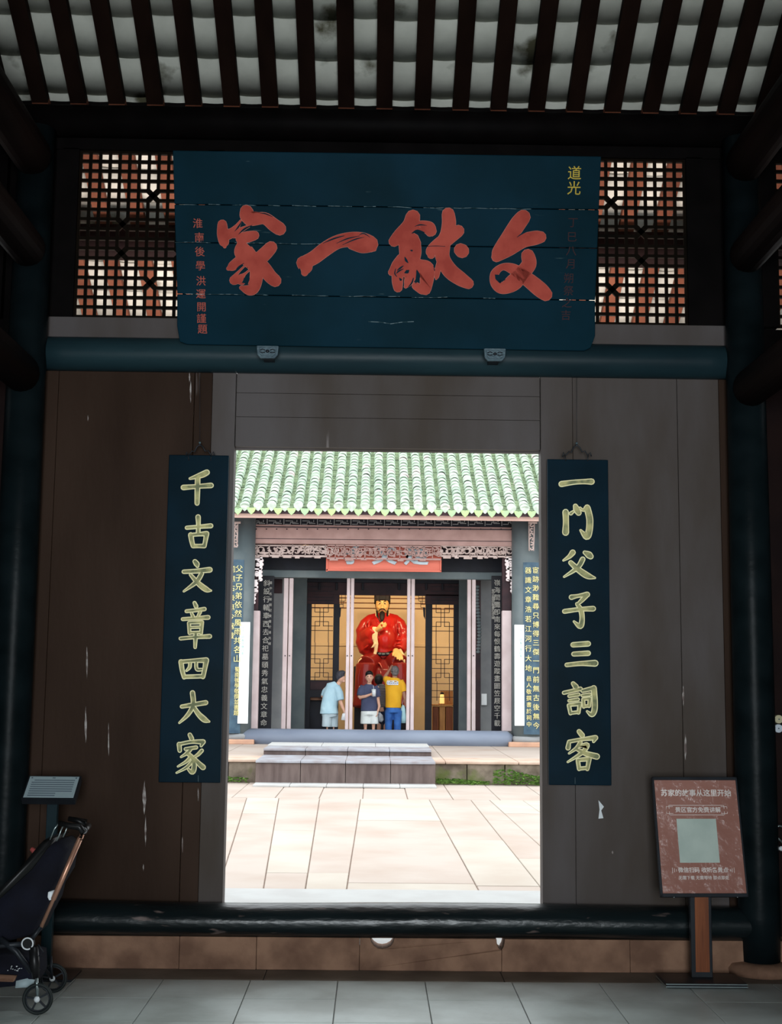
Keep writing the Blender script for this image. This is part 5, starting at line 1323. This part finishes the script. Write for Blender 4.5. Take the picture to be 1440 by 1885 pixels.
MB().tube([P_(633, 1313, -.16), P_(634.5, 1310.5, -.165), P_(636, 1313, -.16)], .004, 6).obj('string_handle', M['white'], q)

# ---- boy in navy T-shirt holding a drink, facing the camera
M['navyt'] = mat('navy_cotton', (.075, .09, .16), .85, (.055, .065, .125), 5, .3, 20)
M['whites'] = mat('white_shorts_cotton', (.80, .84, .82), .85, (.68, .74, .72), 5, .3, 20)
Y2 = 28.7
P_ = lambda x, y, d=0: PF(x, y, d, Y2)
e = empty('person', tuple(fz(680, Y2)), 'person in a navy T-shirt and white shorts facing the camera with a drink', 'person', 'visitors in front of the statue')
b = MB()
b.tube([P_(680, 1312), P_(680, 1295), P_(679.5, 1272), P_(679.5, 1262)], [(.15, .10), (.13, .09), (.16, .10), (.10, .07)], 14, up=(0, 1, 0))
b.tube([P_(680, 1263), P_(680, 1255)], [.055, .05], 10)
b.blob(P_(680.3, 1247, -.01), (.078, .09, .108), 18, 14)
b.blob(P_(680, 1253.5, -.045), (.045, .05, .04), 10, 8)
b.tube([P_(680, 1246, -.095), P_(680, 1249.5, -.112), P_(680, 1250, -.095)], [.008, .014, .010], 8)
for s_ in (-1, 1): b.blob(P_(680.3 + s_ * 6.8, 1247.5, .0), (.014, .02, .026), 8, 6)
b.tube([P_(666, 1264), P_(662.5, 1275, -.02), P_(662, 1284, -.05)], [.06, .05, .043], 10)
b.tube([P_(662, 1284, -.05), P_(673, 1282, -.13), P_(682, 1278.5, -.18)], [.043, .035, .026], 10)
hand(b, P_(682, 1278.5, -.18), P_(689, 1275.5, -.20), (0, 1, .3), .9)
b.tube([P_(693, 1264), P_(695, 1279, .0), P_(696, 1289, -.01)], [.06, .048, .041], 10)
b.tube([P_(696, 1288, -.01), P_(698.5, 1300, -.04), P_(696, 1309, -.07)], [.041, .034, .026], 10)
hand(b, P_(696, 1309, -.07), P_(694.5, 1319, -.08), (1, 0, 0), .9)
for x in (673, 688):
    k0 = P_(x, 1318); f = Vector((k0.x, k0.y, hz + .06)); kn = Vector((k0.x, k0.y - .02, hz + .45))
    b.tube([P_(x, 1312), kn, f], [.085, .056, .040], 12); b.tube([f, Vector((f.x, f.y - .06, hz + .035)), Vector((f.x, f.y - .16, hz + .025))], [.042, .04, .03], 10)
body = fused(b, 'body', M['skin'], e, .010)
for s_ in (-1, 1):
    MB().blob(P_(680.3 + s_ * 2.7, 1246.2, -.092), (.011, .008, .006), 8, 6).obj('eye', M['eye'], e)
    MB().tube([P_(680.3 + s_ * 1.4, 1244.6, -.094), P_(680.3 + s_ * 4.1, 1244.4, -.083)], .004, 6).obj('eyebrow', M['hair'], e)
MB().tube([P_(678.4, 1252.3, -.094), P_(680.2, 1252.6, -.100), P_(682, 1252.3, -.094)], [.003, .006, .003], 6).obj('mouth', M['lip'], e)
h = MB(); h.blob(P_(680, 1241.5, .02), (.090, .10, .088), 16, 12); h.blob(P_(680, 1239, -.03), (.080, .065, .05), 12, 8)
fused(h, 'hair', M['hair'], e, .012)
t = MB()
t.tube([P_(680, 1309), P_(680, 1296), P_(679.5, 1280), P_(679.5, 1266), P_(680, 1259.5)], [(.19, .14), (.18, .13), (.175, .12), (.19, .12), (.075, .07)], 18, up=(0, 1, 0))
t.tube([P_(670, 1264), P_(664.5, 1272, -.02), P_(663, 1281, -.04)], [.085, .082, .078], 12)
t.tube([P_(689, 1264), P_(694, 1273), P_(696, 1283)], [.085, .082, .075], 12)
fused(t, 'tshirt', M['navyt'], e, .013, 3)
s = MB(); s.tube([P_(680.5, 1305), P_(680.5, 1316)], [(.175, .13), (.185, .14)], 14, up=(0, 1, 0))
for x in (672.5, 688.5): s.tube([P_(x + .5, 1310), P_(x, 1332.5)], [.105, .108], 14)
fused(s, 'shorts', M['whites'], e, .014)
for x in (673, 688):
    k0 = P_(x, 1318); MB().tube([(k0.x, k0.y + .04, hz + .035), (k0.x, k0.y - .06, hz + .045), (k0.x, k0.y - .19, hz + .03)], [.045, .052, .036], 10).obj('shoe', M['greyw'], e)
q = empty('drink_cup', tuple(P_(688, 1281, -.25)), 'white paper cup with a straw held at the chest of the navy T-shirt person', 'cup')
MB().tube([P_(689, 1282, -.24), P_(688.3, 1270, -.24)], [.036, .048], 16).obj('cup', M['white'], q)
MB().tube([P_(688.3, 1270.4, -.24), P_(688.3, 1268.6, -.24)], [.052, .044], 16).obj('lid', M['whites'], q)
MB().tube([P_(688.3, 1269, -.24), P_(687.3, 1262, -.24)], .0045, 6).obj('straw', M['white'], q)
M['plastic'] = mat('thin_grey_plastic', (.30, .32, .34), .3, (.18, .19, .2), 14, .5, 20)
q = empty('plastic_bag', tuple(P_(701, 1328, -.1)), 'grey see-through plastic bag hanging from the lowered hand of the navy T-shirt person', 'bag')
MB().tube([P_(696, 1316, -.09), P_(699, 1312.5, -.09), P_(701, 1318, -.09), P_(702, 1325, -.09), P_(701, 1329, -.09)], [(.008, .008), (.02, .01), (.05, .03), (.055, .035), (.03, .02)], 12, up=(0, 1, 0)).obj('plastic', M['plastic'], q)

# ---- person in yellow T-shirt from behind, hand raised to the head
M['yel'] = mat('yellow_cotton', (.85, .46, .03), .85, (.76, .38, .02), 5, .3, 20)
M['jean'] = mat('blue_denim', (.05, .17, .50), .8, (.03, .10, .34), 6, .3, 30)
Y3 = 28.95
P_ = lambda x, y, d=0: PF(x, y, d, Y3)
e = empty('person', tuple(fz(725, Y3)), 'grey-haired person in a yellow T-shirt and blue jeans seen from behind, hand raised', 'person', 'visitors in front of the statue')
b = MB()
b.tube([P_(725, 1308), P_(725, 1290), P_(726, 1262), P_(727, 1250)], [(.15, .11), (.14, .10), (.18, .11), (.10, .08)], 14, up=(0, 1, 0))
b.tube([P_(727, 1250), P_(727, 1242)], [.06, .055], 10)
b.blob(P_(727.3, 1236, 0), (.082, .09, .108), 16, 12)
for s_ in (-1, 1): b.blob(P_(727.3 + s_ * 7, 1238, .0), (.014, .02, .026), 8, 6)
b.tube([P_(713, 1252), P_(709.5, 1249, .05), P_(708.5, 1247, .10)], [.06, .055, .045], 10)
b.tube([P_(708.5, 1247, .10), P_(714, 1239, .09), P_(718.5, 1232, .05)], [.045, .037, .027], 10)
hand(b, P_(718, 1232.5, .05), P_(722, 1226, .0), (0, 1, 0), .9)
b.tube([P_(739, 1254), P_(742, 1268), P_(743.5, 1276)], [.06, .05, .043], 10)
b.tube([P_(743.5, 1275), P_(745.5, 1286, .03), P_(746, 1294, .08)], [.043, .036, .027], 10)
hand(b, P_(746, 1294, .08), P_(746, 1303, .10), (1, 0, 0), .9)
for x in (716, 732):
    k0 = P_(x, 1318); f = Vector((k0.x, k0.y, hz + .06)); kn = Vector((k0.x, k0.y, hz + .47))
    b.tube([P_(x, 1308), kn, f], [.085, .056, .040], 12); b.tube([f, Vector((f.x, f.y + .06, hz + .035)), Vector((f.x, f.y + .15, hz + .025))], [.042, .04, .03], 10)
fused(b, 'body', M['skin2'], e, .011)
h = MB(); h.blob(P_(727.3, 1234, -.01), (.092, .10, .105), 16, 12); h.blob(P_(727.3, 1240, -.03), (.075, .07, .06), 12, 8)
fused(h, 'hair', M['ghair'], e, .012)
t = MB()
t.tube([P_(724, 1303), P_(724.5, 1290), P_(725.5, 1272), P_(726.5, 1256), P_(727, 1247.5)], [(.175, .14), (.175, .135), (.19, .13), (.215, .125), (.085, .08)], 18, up=(0, 1, 0))
t.tube([P_(717, 1253), P_(711.5, 1251, .03), P_(710, 1249, .06)], [.085, .08, .07], 12)
t.tube([P_(736, 1254), P_(741, 1262), P_(743, 1273)], [.085, .082, .072], 12)
ts = fused(t, 'tshirt', M['yel'], e, .013, 3)
pr = MB(); pr2 = MB(); rng = random.Random(2)
p0 = P_(723.5, 1257, -.145)
for (u, w_, h_, z_) in ((-.12, .035, .06, .0), (-.08, .035, .075, 0), (-.035, .04, .06, -.005), (.01, .04, .08, 0), (.055, .035, .06, -.01), (.10, .04, .07, 0), (-.02, .22, .012, .045), (0, .24, .012, -.04)):
    yc = .02 * (u / .15) ** 2
    pr.prism([(p0.x + u - w_ / 2, p0.y + yc, p0.z + z_ - h_ / 2), (p0.x + u + w_ / 2, p0.y + yc, p0.z + z_ - h_ / 2), (p0.x + u + w_ / 2, p0.y + yc, p0.z + z_ + h_ / 2), (p0.x + u - w_ / 2, p0.y + yc, p0.z + z_ + h_ / 2)], (0, .03, 0))
    if w_ < .1: pr2.prism([(p0.x + u - w_ * .2, p0.y - .002 + yc, p0.z + z_ - h_ * .3), (p0.x + u + w_ * .3, p0.y - .002 + yc, p0.z + z_ - h_ * .2), (p0.x + u + w_ * .1, p0.y - .002 + yc, p0.z + z_ + h_ * .3)], (0, .01, 0))
pr.obj('white_back_print', M['white'], e); pr2.obj('blue_back_print', M['jean'], e)
s = MB(); s.tube([P_(724, 1300), P_(724, 1312)], [(.165, .13), (.165, .14)], 14, up=(0, 1, 0))
for x in (715.5, 732):
    k0 = P_(x, 1318); s.tube([P_(x + .5, 1308), P_(x, 1325), Vector((k0.x, k0.y, hz + .04))], [.095, .085, .07], 14)
fused(s, 'jeans', M['jean'], e, .014)
q = empty('tote_bag', tuple(P_(742, 1331, .0)), 'pale blue cloth bag hanging at the right side of the yellow T-shirt person', 'bag')
M['palebag'] = mat('pale_blue_cloth', (.42, .66, .72), .85, (.36, .6, .62), 5, .2)
MB().tube([P_(742.5, 1331, .06), P_(742.5, 1320, .06), P_(742, 1303, .06), P_(742.5, 1298, .06)], [(.055, .03), (.065, .05), (.05, .04), (.02, .015)], 12, up=(0, 1, 0)).obj('cloth', M['palebag'], q)
MB().tube([P_(741, 1299, .06), P_(743.5, 1284, .10), P_(746, 1294, .06)], .006, 6).obj('strap', M['palebag'], q)

# ---- person in a dark striped top, mostly hidden between the other two
M['stripe'] = mat('black_top', (.035, .035, .045), .85, (.02, .02, .028), 5, .2)
nt = M['stripe'].node_tree; b_ = nt.nodes['Principled BSDF']; tc = nt.nodes.new('ShaderNodeTexCoord'); wv = nt.nodes.new('ShaderNodeTexWave'); wv.bands_direction = 'Z'; wv.inputs['Scale'].default_value = 9.5
rp2 = nt.nodes.new('ShaderNodeValToRGB'); rp2.color_ramp.elements[0].position = .72; rp2.color_ramp.elements[0].color = (.025, .025, .035, 1); rp2.color_ramp.elements[1].position = .8; rp2.color_ramp.elements[1].color = (.42, .42, .42, 1)
nt.links.new(tc.outputs['Object'], wv.inputs['Vector']); nt.links.new(wv.outputs['Fac'], rp2.inputs[0]); nt.links.new(rp2.outputs[0], b_.inputs['Base Color'])
M['dnavy'] = mat('dark_navy_trousers', (.012, .025, .065), .8)
Y4 = 29.45
P_ = lambda x, y, d=0: PF(x, y, d, Y4)
e = empty('person', tuple(fz(702, Y4)), 'black-haired person in a dark striped top, mostly hidden between navy and yellow T-shirts', 'person', 'visitors in front of the statue')
b = MB()
b.tube([P_(703, 1310), P_(702, 1292), P_(701, 1270), P_(699, 1261)], [(.14, .10), (.13, .09), (.16, .10), (.09, .07)], 14, up=(0, 1, 0))
b.tube([P_(699, 1262), P_(698, 1254)], [.05, .045], 10); b.blob(P_(698, 1250, 0), (.08, .09, .105), 14, 10)
b.tube([P_(689, 1265), P_(688, 1280, .05), P_(691, 1292, .12)], [.05, .042, .036], 10); b.tube([P_(691, 1291, .12), P_(698, 1290, .25)], [.036, .026], 10)
hand(b, P_(698, 1290, .25), P_(702, 1288, .34), (0, 0, 1), .9)
b.tube([P_(711, 1265), P_(713, 1282, .0), P_(713, 1297, .04), P_(713, 1309, .05)], [.05, .042, .034, .026], 10); hand(b, P_(713, 1309, .05), P_(713, 1318, .05), (1, 0, 0), .9)
for x in (698, 710):
    k0 = P_(x, 1318); f = Vector((k0.x, k0.y, hz + .06)); b.tube([P_(x, 1308), Vector((k0.x, k0.y, hz + .46)), f], [.08, .052, .038], 12); b.tube([f, Vector((f.x, f.y + .06, hz + .035)), Vector((f.x, f.y + .14, hz + .025))], [.04, .038, .03], 10)
fused(b, 'body', M['skin'], e, .014)
h = MB(); h.blob(P_(697.5, 1250.5, -.01), (.105, .105, .125), 14, 10); fused(h, 'hair', M['hair'], e, .016)
t = MB(); t.tube([P_(703, 1302), P_(702, 1285), P_(701, 1268), P_(699, 1259.5)], [(.155, .12), (.15, .115), (.18, .12), (.07, .07)], 16, up=(0, 1, 0))
t.tube([P_(691, 1265), P_(688.5, 1276, .04), P_(689, 1286, .08)], [.075, .07, .06], 12); t.tube([P_(709, 1265), P_(712.5, 1278), P_(713, 1290, .02)], [.075, .07, .06], 12)
fused(t, 'striped_top', M['stripe'], e, .015, 2)
s = MB()
for x in (699, 708.5):
    k0 = P_(x, 1318); s.tube([P_(x, 1300), P_(x, 1322), Vector((k0.x, k0.y, hz + .05))], [.10, .085, .065], 12)
fused(s, 'trousers', M['dnavy'], e, .016)

# ================================================================== THE SEATED STATUE
YT = 32.3
P_ = lambda x, y, d=0: at(x, y, Y=YT + d)
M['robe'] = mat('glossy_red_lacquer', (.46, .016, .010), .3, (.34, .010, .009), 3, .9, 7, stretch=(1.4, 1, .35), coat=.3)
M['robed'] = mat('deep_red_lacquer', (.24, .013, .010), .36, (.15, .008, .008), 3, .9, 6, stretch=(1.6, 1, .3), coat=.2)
M['face'] = mat('ochre_painted_skin', (.78, .50, .20), .45, (.72, .44, .16), 6)
M['ivory'] = mat('ivory_painted_cloth', (.80, .64, .40), .5, (.70, .54, .32), 5, .2)
e = empty('seated_statue', (at(704, 1340, Y=YT).x, YT, ZP), 'large seated statue in a glossy red robe with black hat and beard in the hall', 'statue')
# pedestal
tb('pedestal', M['navy'], 652, 755, 1298, 1349, YT - .55, 1.5, e, .02)
tb('chair_side', M['navy'], 651, 658, 1226, 1300, YT - .2, .8, e, .03); tb('chair_side', M['navy'], 748, 754, 1226, 1300, YT - .2, .8, e, .03)
r = MB()
# torso with belly
r.tube([P_(706, 1212, -.1), P_(706.5, 1198, -.12), P_(707, 1180, -.14), P_(706, 1160, -.06), P_(705, 1143, .02), P_(704, 1133, .04), P_(704, 1128, .04)],
       [(.38, .32), (.34, .33), (.34, .33), (.38, .30), (.42, .26), (.26, .18), (.14, .13)], 24, up=(0, 1, 0))
r.blob(P_(709, 1177, -.26), (.27, .25, .37), 24, 18)
# shoulders and big sleeves
r.tube([P_(695, 1138, .03), P_(683, 1142, .02), P_(674, 1150, -.02), P_(667, 1162, -.06), P_(669, 1180, -.12), P_(674, 1196, -.18), P_(681, 1204, -.2)], [.14, .16, .17, .17, .20, .18, .11], 18)
r.tube([P_(676, 1172, -.2), P_(684, 1166, -.38), P_(690, 1158, -.46)], [.22, .19, .13], 16)
r.tube([P_(680, 1186, -.22), P_(685, 1176, -.34), P_(689, 1166, -.42)], [.20, .19, .12], 16)
r.tube([P_(714, 1138, .03), P_(726, 1142, .02), P_(735, 1150, -.02), P_(741, 1162, -.06), P_(742, 1180, -.14), P_(738, 1192, -.26), P_(734, 1198, -.36)], [.14, .16, .17, .18, .19, .17, .15], 18)
robe = fused(r, 'robe', M['robe'], e, .022, 4)
# folds
fd = MB()
def fold(pts, r0, up=(0, 0, 1)):
    q = smooth([(*P_(*p),) for p in pts], 4); n_ = len(q)
    fd.tube(q, [max(.006, r0 * math.sin(PI * (i + .3) / (n_ - .4))) for i in range(n_)], 8)
for a in (([676, 1141, -.19], [673, 1152, -.24], [677, 1162, -.30]), ([682, 1141, -.20], [679, 1152, -.28], [680, 1164, -.34]), ([670, 1150, -.20], [671, 1160, -.24], [676, 1166, -.32]), ([663, 1175, -.22], [668, 1168, -.33], [678, 1163, -.40]), ([665, 1182, -.28], [671, 1176, -.36], [680, 1176, -.42]),
          ([668, 1196, -.30], [676, 1190, -.40], [684, 1180, -.42]), ([731, 1142, -.17], [729, 1154, -.22], [731, 1168, -.22]), ([726, 1143, -.20], [725, 1156, -.28], [727, 1170, -.30]), ([736, 1146, -.19], [735, 1160, -.26], [738, 1174, -.28]), ([728, 1180, -.30], [736, 1178, -.34], [743, 1184, -.28]),
          ([727, 1188, -.38], [735, 1184, -.42], [743, 1190, -.34]), ([722, 1152, -.28], [724, 1170, -.36], [722, 1190, -.38]), ([718, 1141, -.2], [712, 1150, -.28], [700, 1158, -.34]), ([690, 1141, -.2], [696, 1147, -.26], [700, 1152, -.30])):
    fold(a, .032)
fd.obj('sleeve_folds', M['robe'], e)
# lap, knees and skirt
k = MB()
k.tube([P_(696, 1212, -.05), P_(684, 1217, -.4), P_(674, 1225, -.72)], [(.24, .20), (.25, .22), (.24, .24)], 18)
k.tube([P_(716, 1212, -.05), P_(728, 1216, -.4), P_(737, 1223, -.72)], [(.24, .20), (.25, .22), (.23, .24)], 18)
k.tube([P_(674, 1224, -.72), P_(672, 1250, -.80), P_(671, 1280, -.84), P_(670, 1302, -.88)], [(.25, .24), (.24, .20), (.25, .20), (.28, .24)], 18, up=(0, 1, 0))
k.tube([P_(737, 1223, -.72), P_(738, 1250, -.80), P_(738, 1280, -.84), P_(738, 1302, -.88)], [(.22, .24), (.22, .20), (.23, .20), (.26, .24)], 18, up=(0, 1, 0))
k.tube([P_(705, 1216, -.2), P_(705, 1240, -.5), P_(705, 1270, -.62), P_(705, 1302, -.68)], [(.40, .2), (.44, .2), (.46, .2), (.5, .24)], 20, up=(0, 1, 0))
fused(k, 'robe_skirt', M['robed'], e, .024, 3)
fd = MB()
for a in (([690, 1212, -.40], [700, 1222, -.62], [704, 1232, -.72]), ([712, 1212, -.40], [716, 1224, -.58], [714, 1244, -.72]), ([684, 1236, -.96], [689, 1250, -.96], [690, 1275, -.92]), ([663, 1232, -.96], [660, 1250, -.94], [660, 1280, -.98]), ([678, 1240, -1.0], [679, 1258, -1.02], [677, 1285, -1.05]),
          ([728, 1236, -.96], [724, 1255, -.92], [722, 1280, -.9]), ([742, 1234, -.94], [744, 1252, -.98], [744, 1280, -1.0]), ([700, 1228, -.62], [702, 1250, -.75], [701, 1280, -.86])):
    fold(a, .030)
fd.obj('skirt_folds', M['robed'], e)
MB().tube([P_(694, 1211, -.30), P_(689, 1216, -.50), P_(700, 1222, -.66), P_(704, 1232, -.735)], [.01, .015, .013, .006], 8).obj('hem_edge', M['sign'], e)
# belt
bt = MB(); bt.tube([P_(690, 1202, -.36), P_(698, 1204, -.47), P_(707, 1204.5, -.52), P_(715, 1203.5, -.49), P_(722, 1201, -.38)], [(.045, .02)] * 5, 10, up=(0, 1, 0)); bt.obj('belt', M['navy'], e)
for x in (699, 706, 714): MB().blob(P_(x, 1204 - (abs(x - 706) > 3) * .5, -.545 if x == 706 else -.515), (.045, .012, .026), 12, 6).obj('belt_plate', M['teal'], e)
# white inner sleeve cascading from the raised hand
iv = MB()
iv.tube([P_(691, 1154, -.50), P_(690, 1164, -.52), P_(690, 1174, -.52), P_(692.5, 1186, -.52), P_(692, 1198, -.50), P_(690, 1205, -.50), P_(680, 1208, -.58), P_(668, 1210, -.68), P_(661, 1216, -.80), P_(658.5, 1222, -.86)],
        [(.07, .03), (.085, .03), (.07, .03), (.06, .025), (.045, .025), (.045, .025), (.035, .02), (.03, .02), (.02, .015), (.008, .008)], 12, up=(0, 1, 0))
iv.tube([P_(690, 1168, -.53), P_(686.5, 1175, -.54), P_(685.5, 1178, -.54)], [.03, .018, .006], 8); iv.tube([P_(691, 1184, -.53), P_(686, 1191, -.54), P_(682.5, 1193, -.54)], [.035, .022, .006], 8)
iv.tube([P_(672, 1208, -.62), P_(666, 1207, -.64), P_(663, 1208.5, -.64)], [.02, .014, .005], 8)
fused(iv, 'inner_sleeve', M['ivory'], e, .014, 2)
# hands
hn = MB()
hn.tube([P_(693, 1161, -.50), P_(698, 1157, -.56), P_(702, 1153, -.60)], [(.06, .05), (.062, .045), (.075, .04)], 12, up=(0, 1, 0))
w0 = P_(702, 1153, -.60)
for i, (dx, dy, l) in enumerate(((7.5, -7.0, 1), (9.0, -4.2, 1), (8.8, -1.6, 1), (7.4, 1.0, 1))):
    s0 = P_(702 + dx * .35, 1153 + dy * .45, -.62); s1 = P_(702 + dx * .8, 1153 + dy * .75, -.66); s2 = P_(702 + dx * 1.02, 1153 + dy * .95, -.60)
    hn.tube([s0, s1, s2, P_(702 + dx * .9, 1153 + dy * .9 + .8, -.56)], [.026, .024, .021, .018], 8)
hn.tube([P_(699, 1153, -.58), P_(701.5, 1148, -.62), P_(705, 1145, -.62)], [.028, .025, .019], 8)
fused(hn, 'raised_hand', M['face'], e, .012, 1)
hn = MB(); hn.tube([P_(729, 1197, -.42), P_(731, 1202, -.60), P_(734, 1208, -.78)], [(.075, .06), (.11, .06), (.12, .045)], 12)
for i, (x, y, d) in enumerate(((727.5, 1208, -.92), (731.5, 1212.5, -.96), (736, 1214.5, -.97), (740.5, 1213.5, -.93))):
    hn.tube([P_(729.5 + i * 2.7, 1204 + i * .5, -.76), P_(x + .5, y - 2, d + .05), P_(x, y + 1.5, d)], [.030, .027, .020], 8)
hn.tube([P_(727, 1201, -.60), P_(723.8, 1203, -.70), P_(723.6, 1208, -.76)], [.032, .028, .02], 8)
fused(hn, 'resting_hand', M['face'], e, .012, 1)
iv = MB(); iv.tube([P_(735, 1197, -.45), P_(741, 1206, -.62), P_(744, 1216, -.72), P_(745.5, 1224, -.76)], [(.06, .03), (.05, .03), (.03, .02), (.008, .008)], 10, up=(0, 1, 0)); iv.obj('cuff', M['ivory'], e)
# head
hd_ = MB()
hd_.tube([P_(704, 1136, .02), P_(704, 1126, .0)], [.12, .11], 14)
hd_.blob(P_(704, 1113.5, -.02), (.163, .17, .205), 22, 16)
hd_.blob(P_(704, 1122, -.08), (.105, .10, .11), 16, 12)
for s_ in (-1, 1):
    hd_.blob(P_(704 + s_ * 11.6, 1114.5, .02), (.026, .04, .06), 10, 8); hd_.blob(P_(704 + s_ * 5.2, 1117.5, -.12), (.055, .05, .05), 10, 8); hd_.blob(P_(704 + s_ * 4.6, 1107.5, -.14), (.065, .03, .02), 10, 8)
hd_.tube([P_(704, 1108.5, -.16), P_(704, 1115, -.215), P_(704, 1118.2, -.225), P_(704, 1119.2, -.18)], [.018, .026, .040, .022], 10)
fused(hd_, 'head', M['face'], e, .011, 2)
for s_ in (-1, 1):
    MB().blob(P_(704 + s_ * 4.7, 1111.4, -.172), (.042, .022, .015), 12, 8).obj('eye_white', M['ivory'], e)
    MB().blob(P_(704 + s_ * 4.7, 1111.4, -.190), (.014, .010, .013), 10, 8).obj('pupil', M['eye'], e)
    MB().tube([P_(704 + s_ * 2.2, 1110.6, -.19), P_(704 + s_ * 4.7, 1110.0, -.20), P_(704 + s_ * 7.4, 1111.2, -.165)], [.004, .007, .003], 6).obj('eyelid', M['hair'], e)
    MB().tube([P_(704 + s_ * 1.8, 1108.4, -.178), P_(704 + s_ * 5, 1106.2, -.180), P_(704 + s_ * 8.6, 1107.4, -.14)], [.006, .012, .003], 6).obj('eyebrow', M['hair'], e)
    MB().tube([P_(704 + s_ * .8, 1120.6, -.205), P_(704 + s_ * 4.4, 1121.6, -.195), P_(704 + s_ * 7.2, 1126.2, -.15)], [.012, .014, .004], 8).obj('moustache', M['hair'], e)
    MB().tube([P_(704 + s_ * 11.6, 1104, -.02), P_(704 + s_ * 12.2, 1112, -.02), P_(704 + s_ * 10.8, 1124, -.03)], [.02, .016, .008], 8).obj('sideburn', M['hair'], e)
MB().tube([P_(701.6, 1123.6, -.188), P_(704, 1123.4, -.200), P_(706.4, 1123.6, -.188)], [.005, .013, .005], 8).obj('mouth', M['lip'], e)
bd_ = MB(); bd_.tube([P_(704, 1127.5, -.14), P_(703.6, 1132, -.20), P_(703.4, 1139, -.25), P_(703.2, 1145.5, -.30)], [(.060, .05), (.07, .05), (.055, .035), (.012, .01)], 14, up=(0, 1, 0))
bd_.obj('beard', M['hair'], e)
# hat: flat-topped with a band and back flaps
ht = MB(); ht.tube([P_(704, 1106, .0), P_(704, 1103, .0), P_(704, 1095, .03), P_(704, 1090, .04)], [(.172, .18), (.178, .185), (.185, .17), (.19, .16)], 22, up=(0, 1, 0))
M['hat'] = mat('dark_slate_cloth', (.045, .045, .055), .6, (.025, .025, .03), 6)
ho = ht.obj('hat', M['hat'], e, bevel=.008)
tb('hat_panel', M['hair'], 698, 711, 1088, 1104.5, YT - .20, .06, e, .015)
for s_ in (-1, 1): MB().tube([P_(704 + s_ * 12.6, 1097, .02), P_(704 + s_ * 13.4, 1106, .0), P_(704 + s_ * 12.6, 1112, .0)], [(.02, .06), (.022, .05), (.012, .03)], 8).obj('hat_flap', M['hair'], e)
# collar bands
for s_ in (-1, 1):
    MB().tube([P_(704 + s_ * 10, 1125, -.04), P_(704 + s_ * 9, 1134, -.16), P_(704 + s_ * 3, 1146, -.28)], [(.022, .03), (.03, .02), (.02, .015)], 8).obj('collar', M['hair'], e)
    MB().tube([P_(704 + s_ * 12, 1126, -.02), P_(704 + s_ * 11.6, 1133, -.12), P_(704 + s_ * 9, 1138, -.19)], [(.014, .02), (.018, .02), (.01, .01)], 8).obj('collar_lining', M['ivory'], e)
for x in (676, 733): MB().tube([P_(x, 1299, -.9), P_(x, 1299, -1.12), P_(x, 1298.5, -1.2)], [(.12, .07), (.11, .07), (.06, .05)], 12).obj('boot', M['hair'], e)
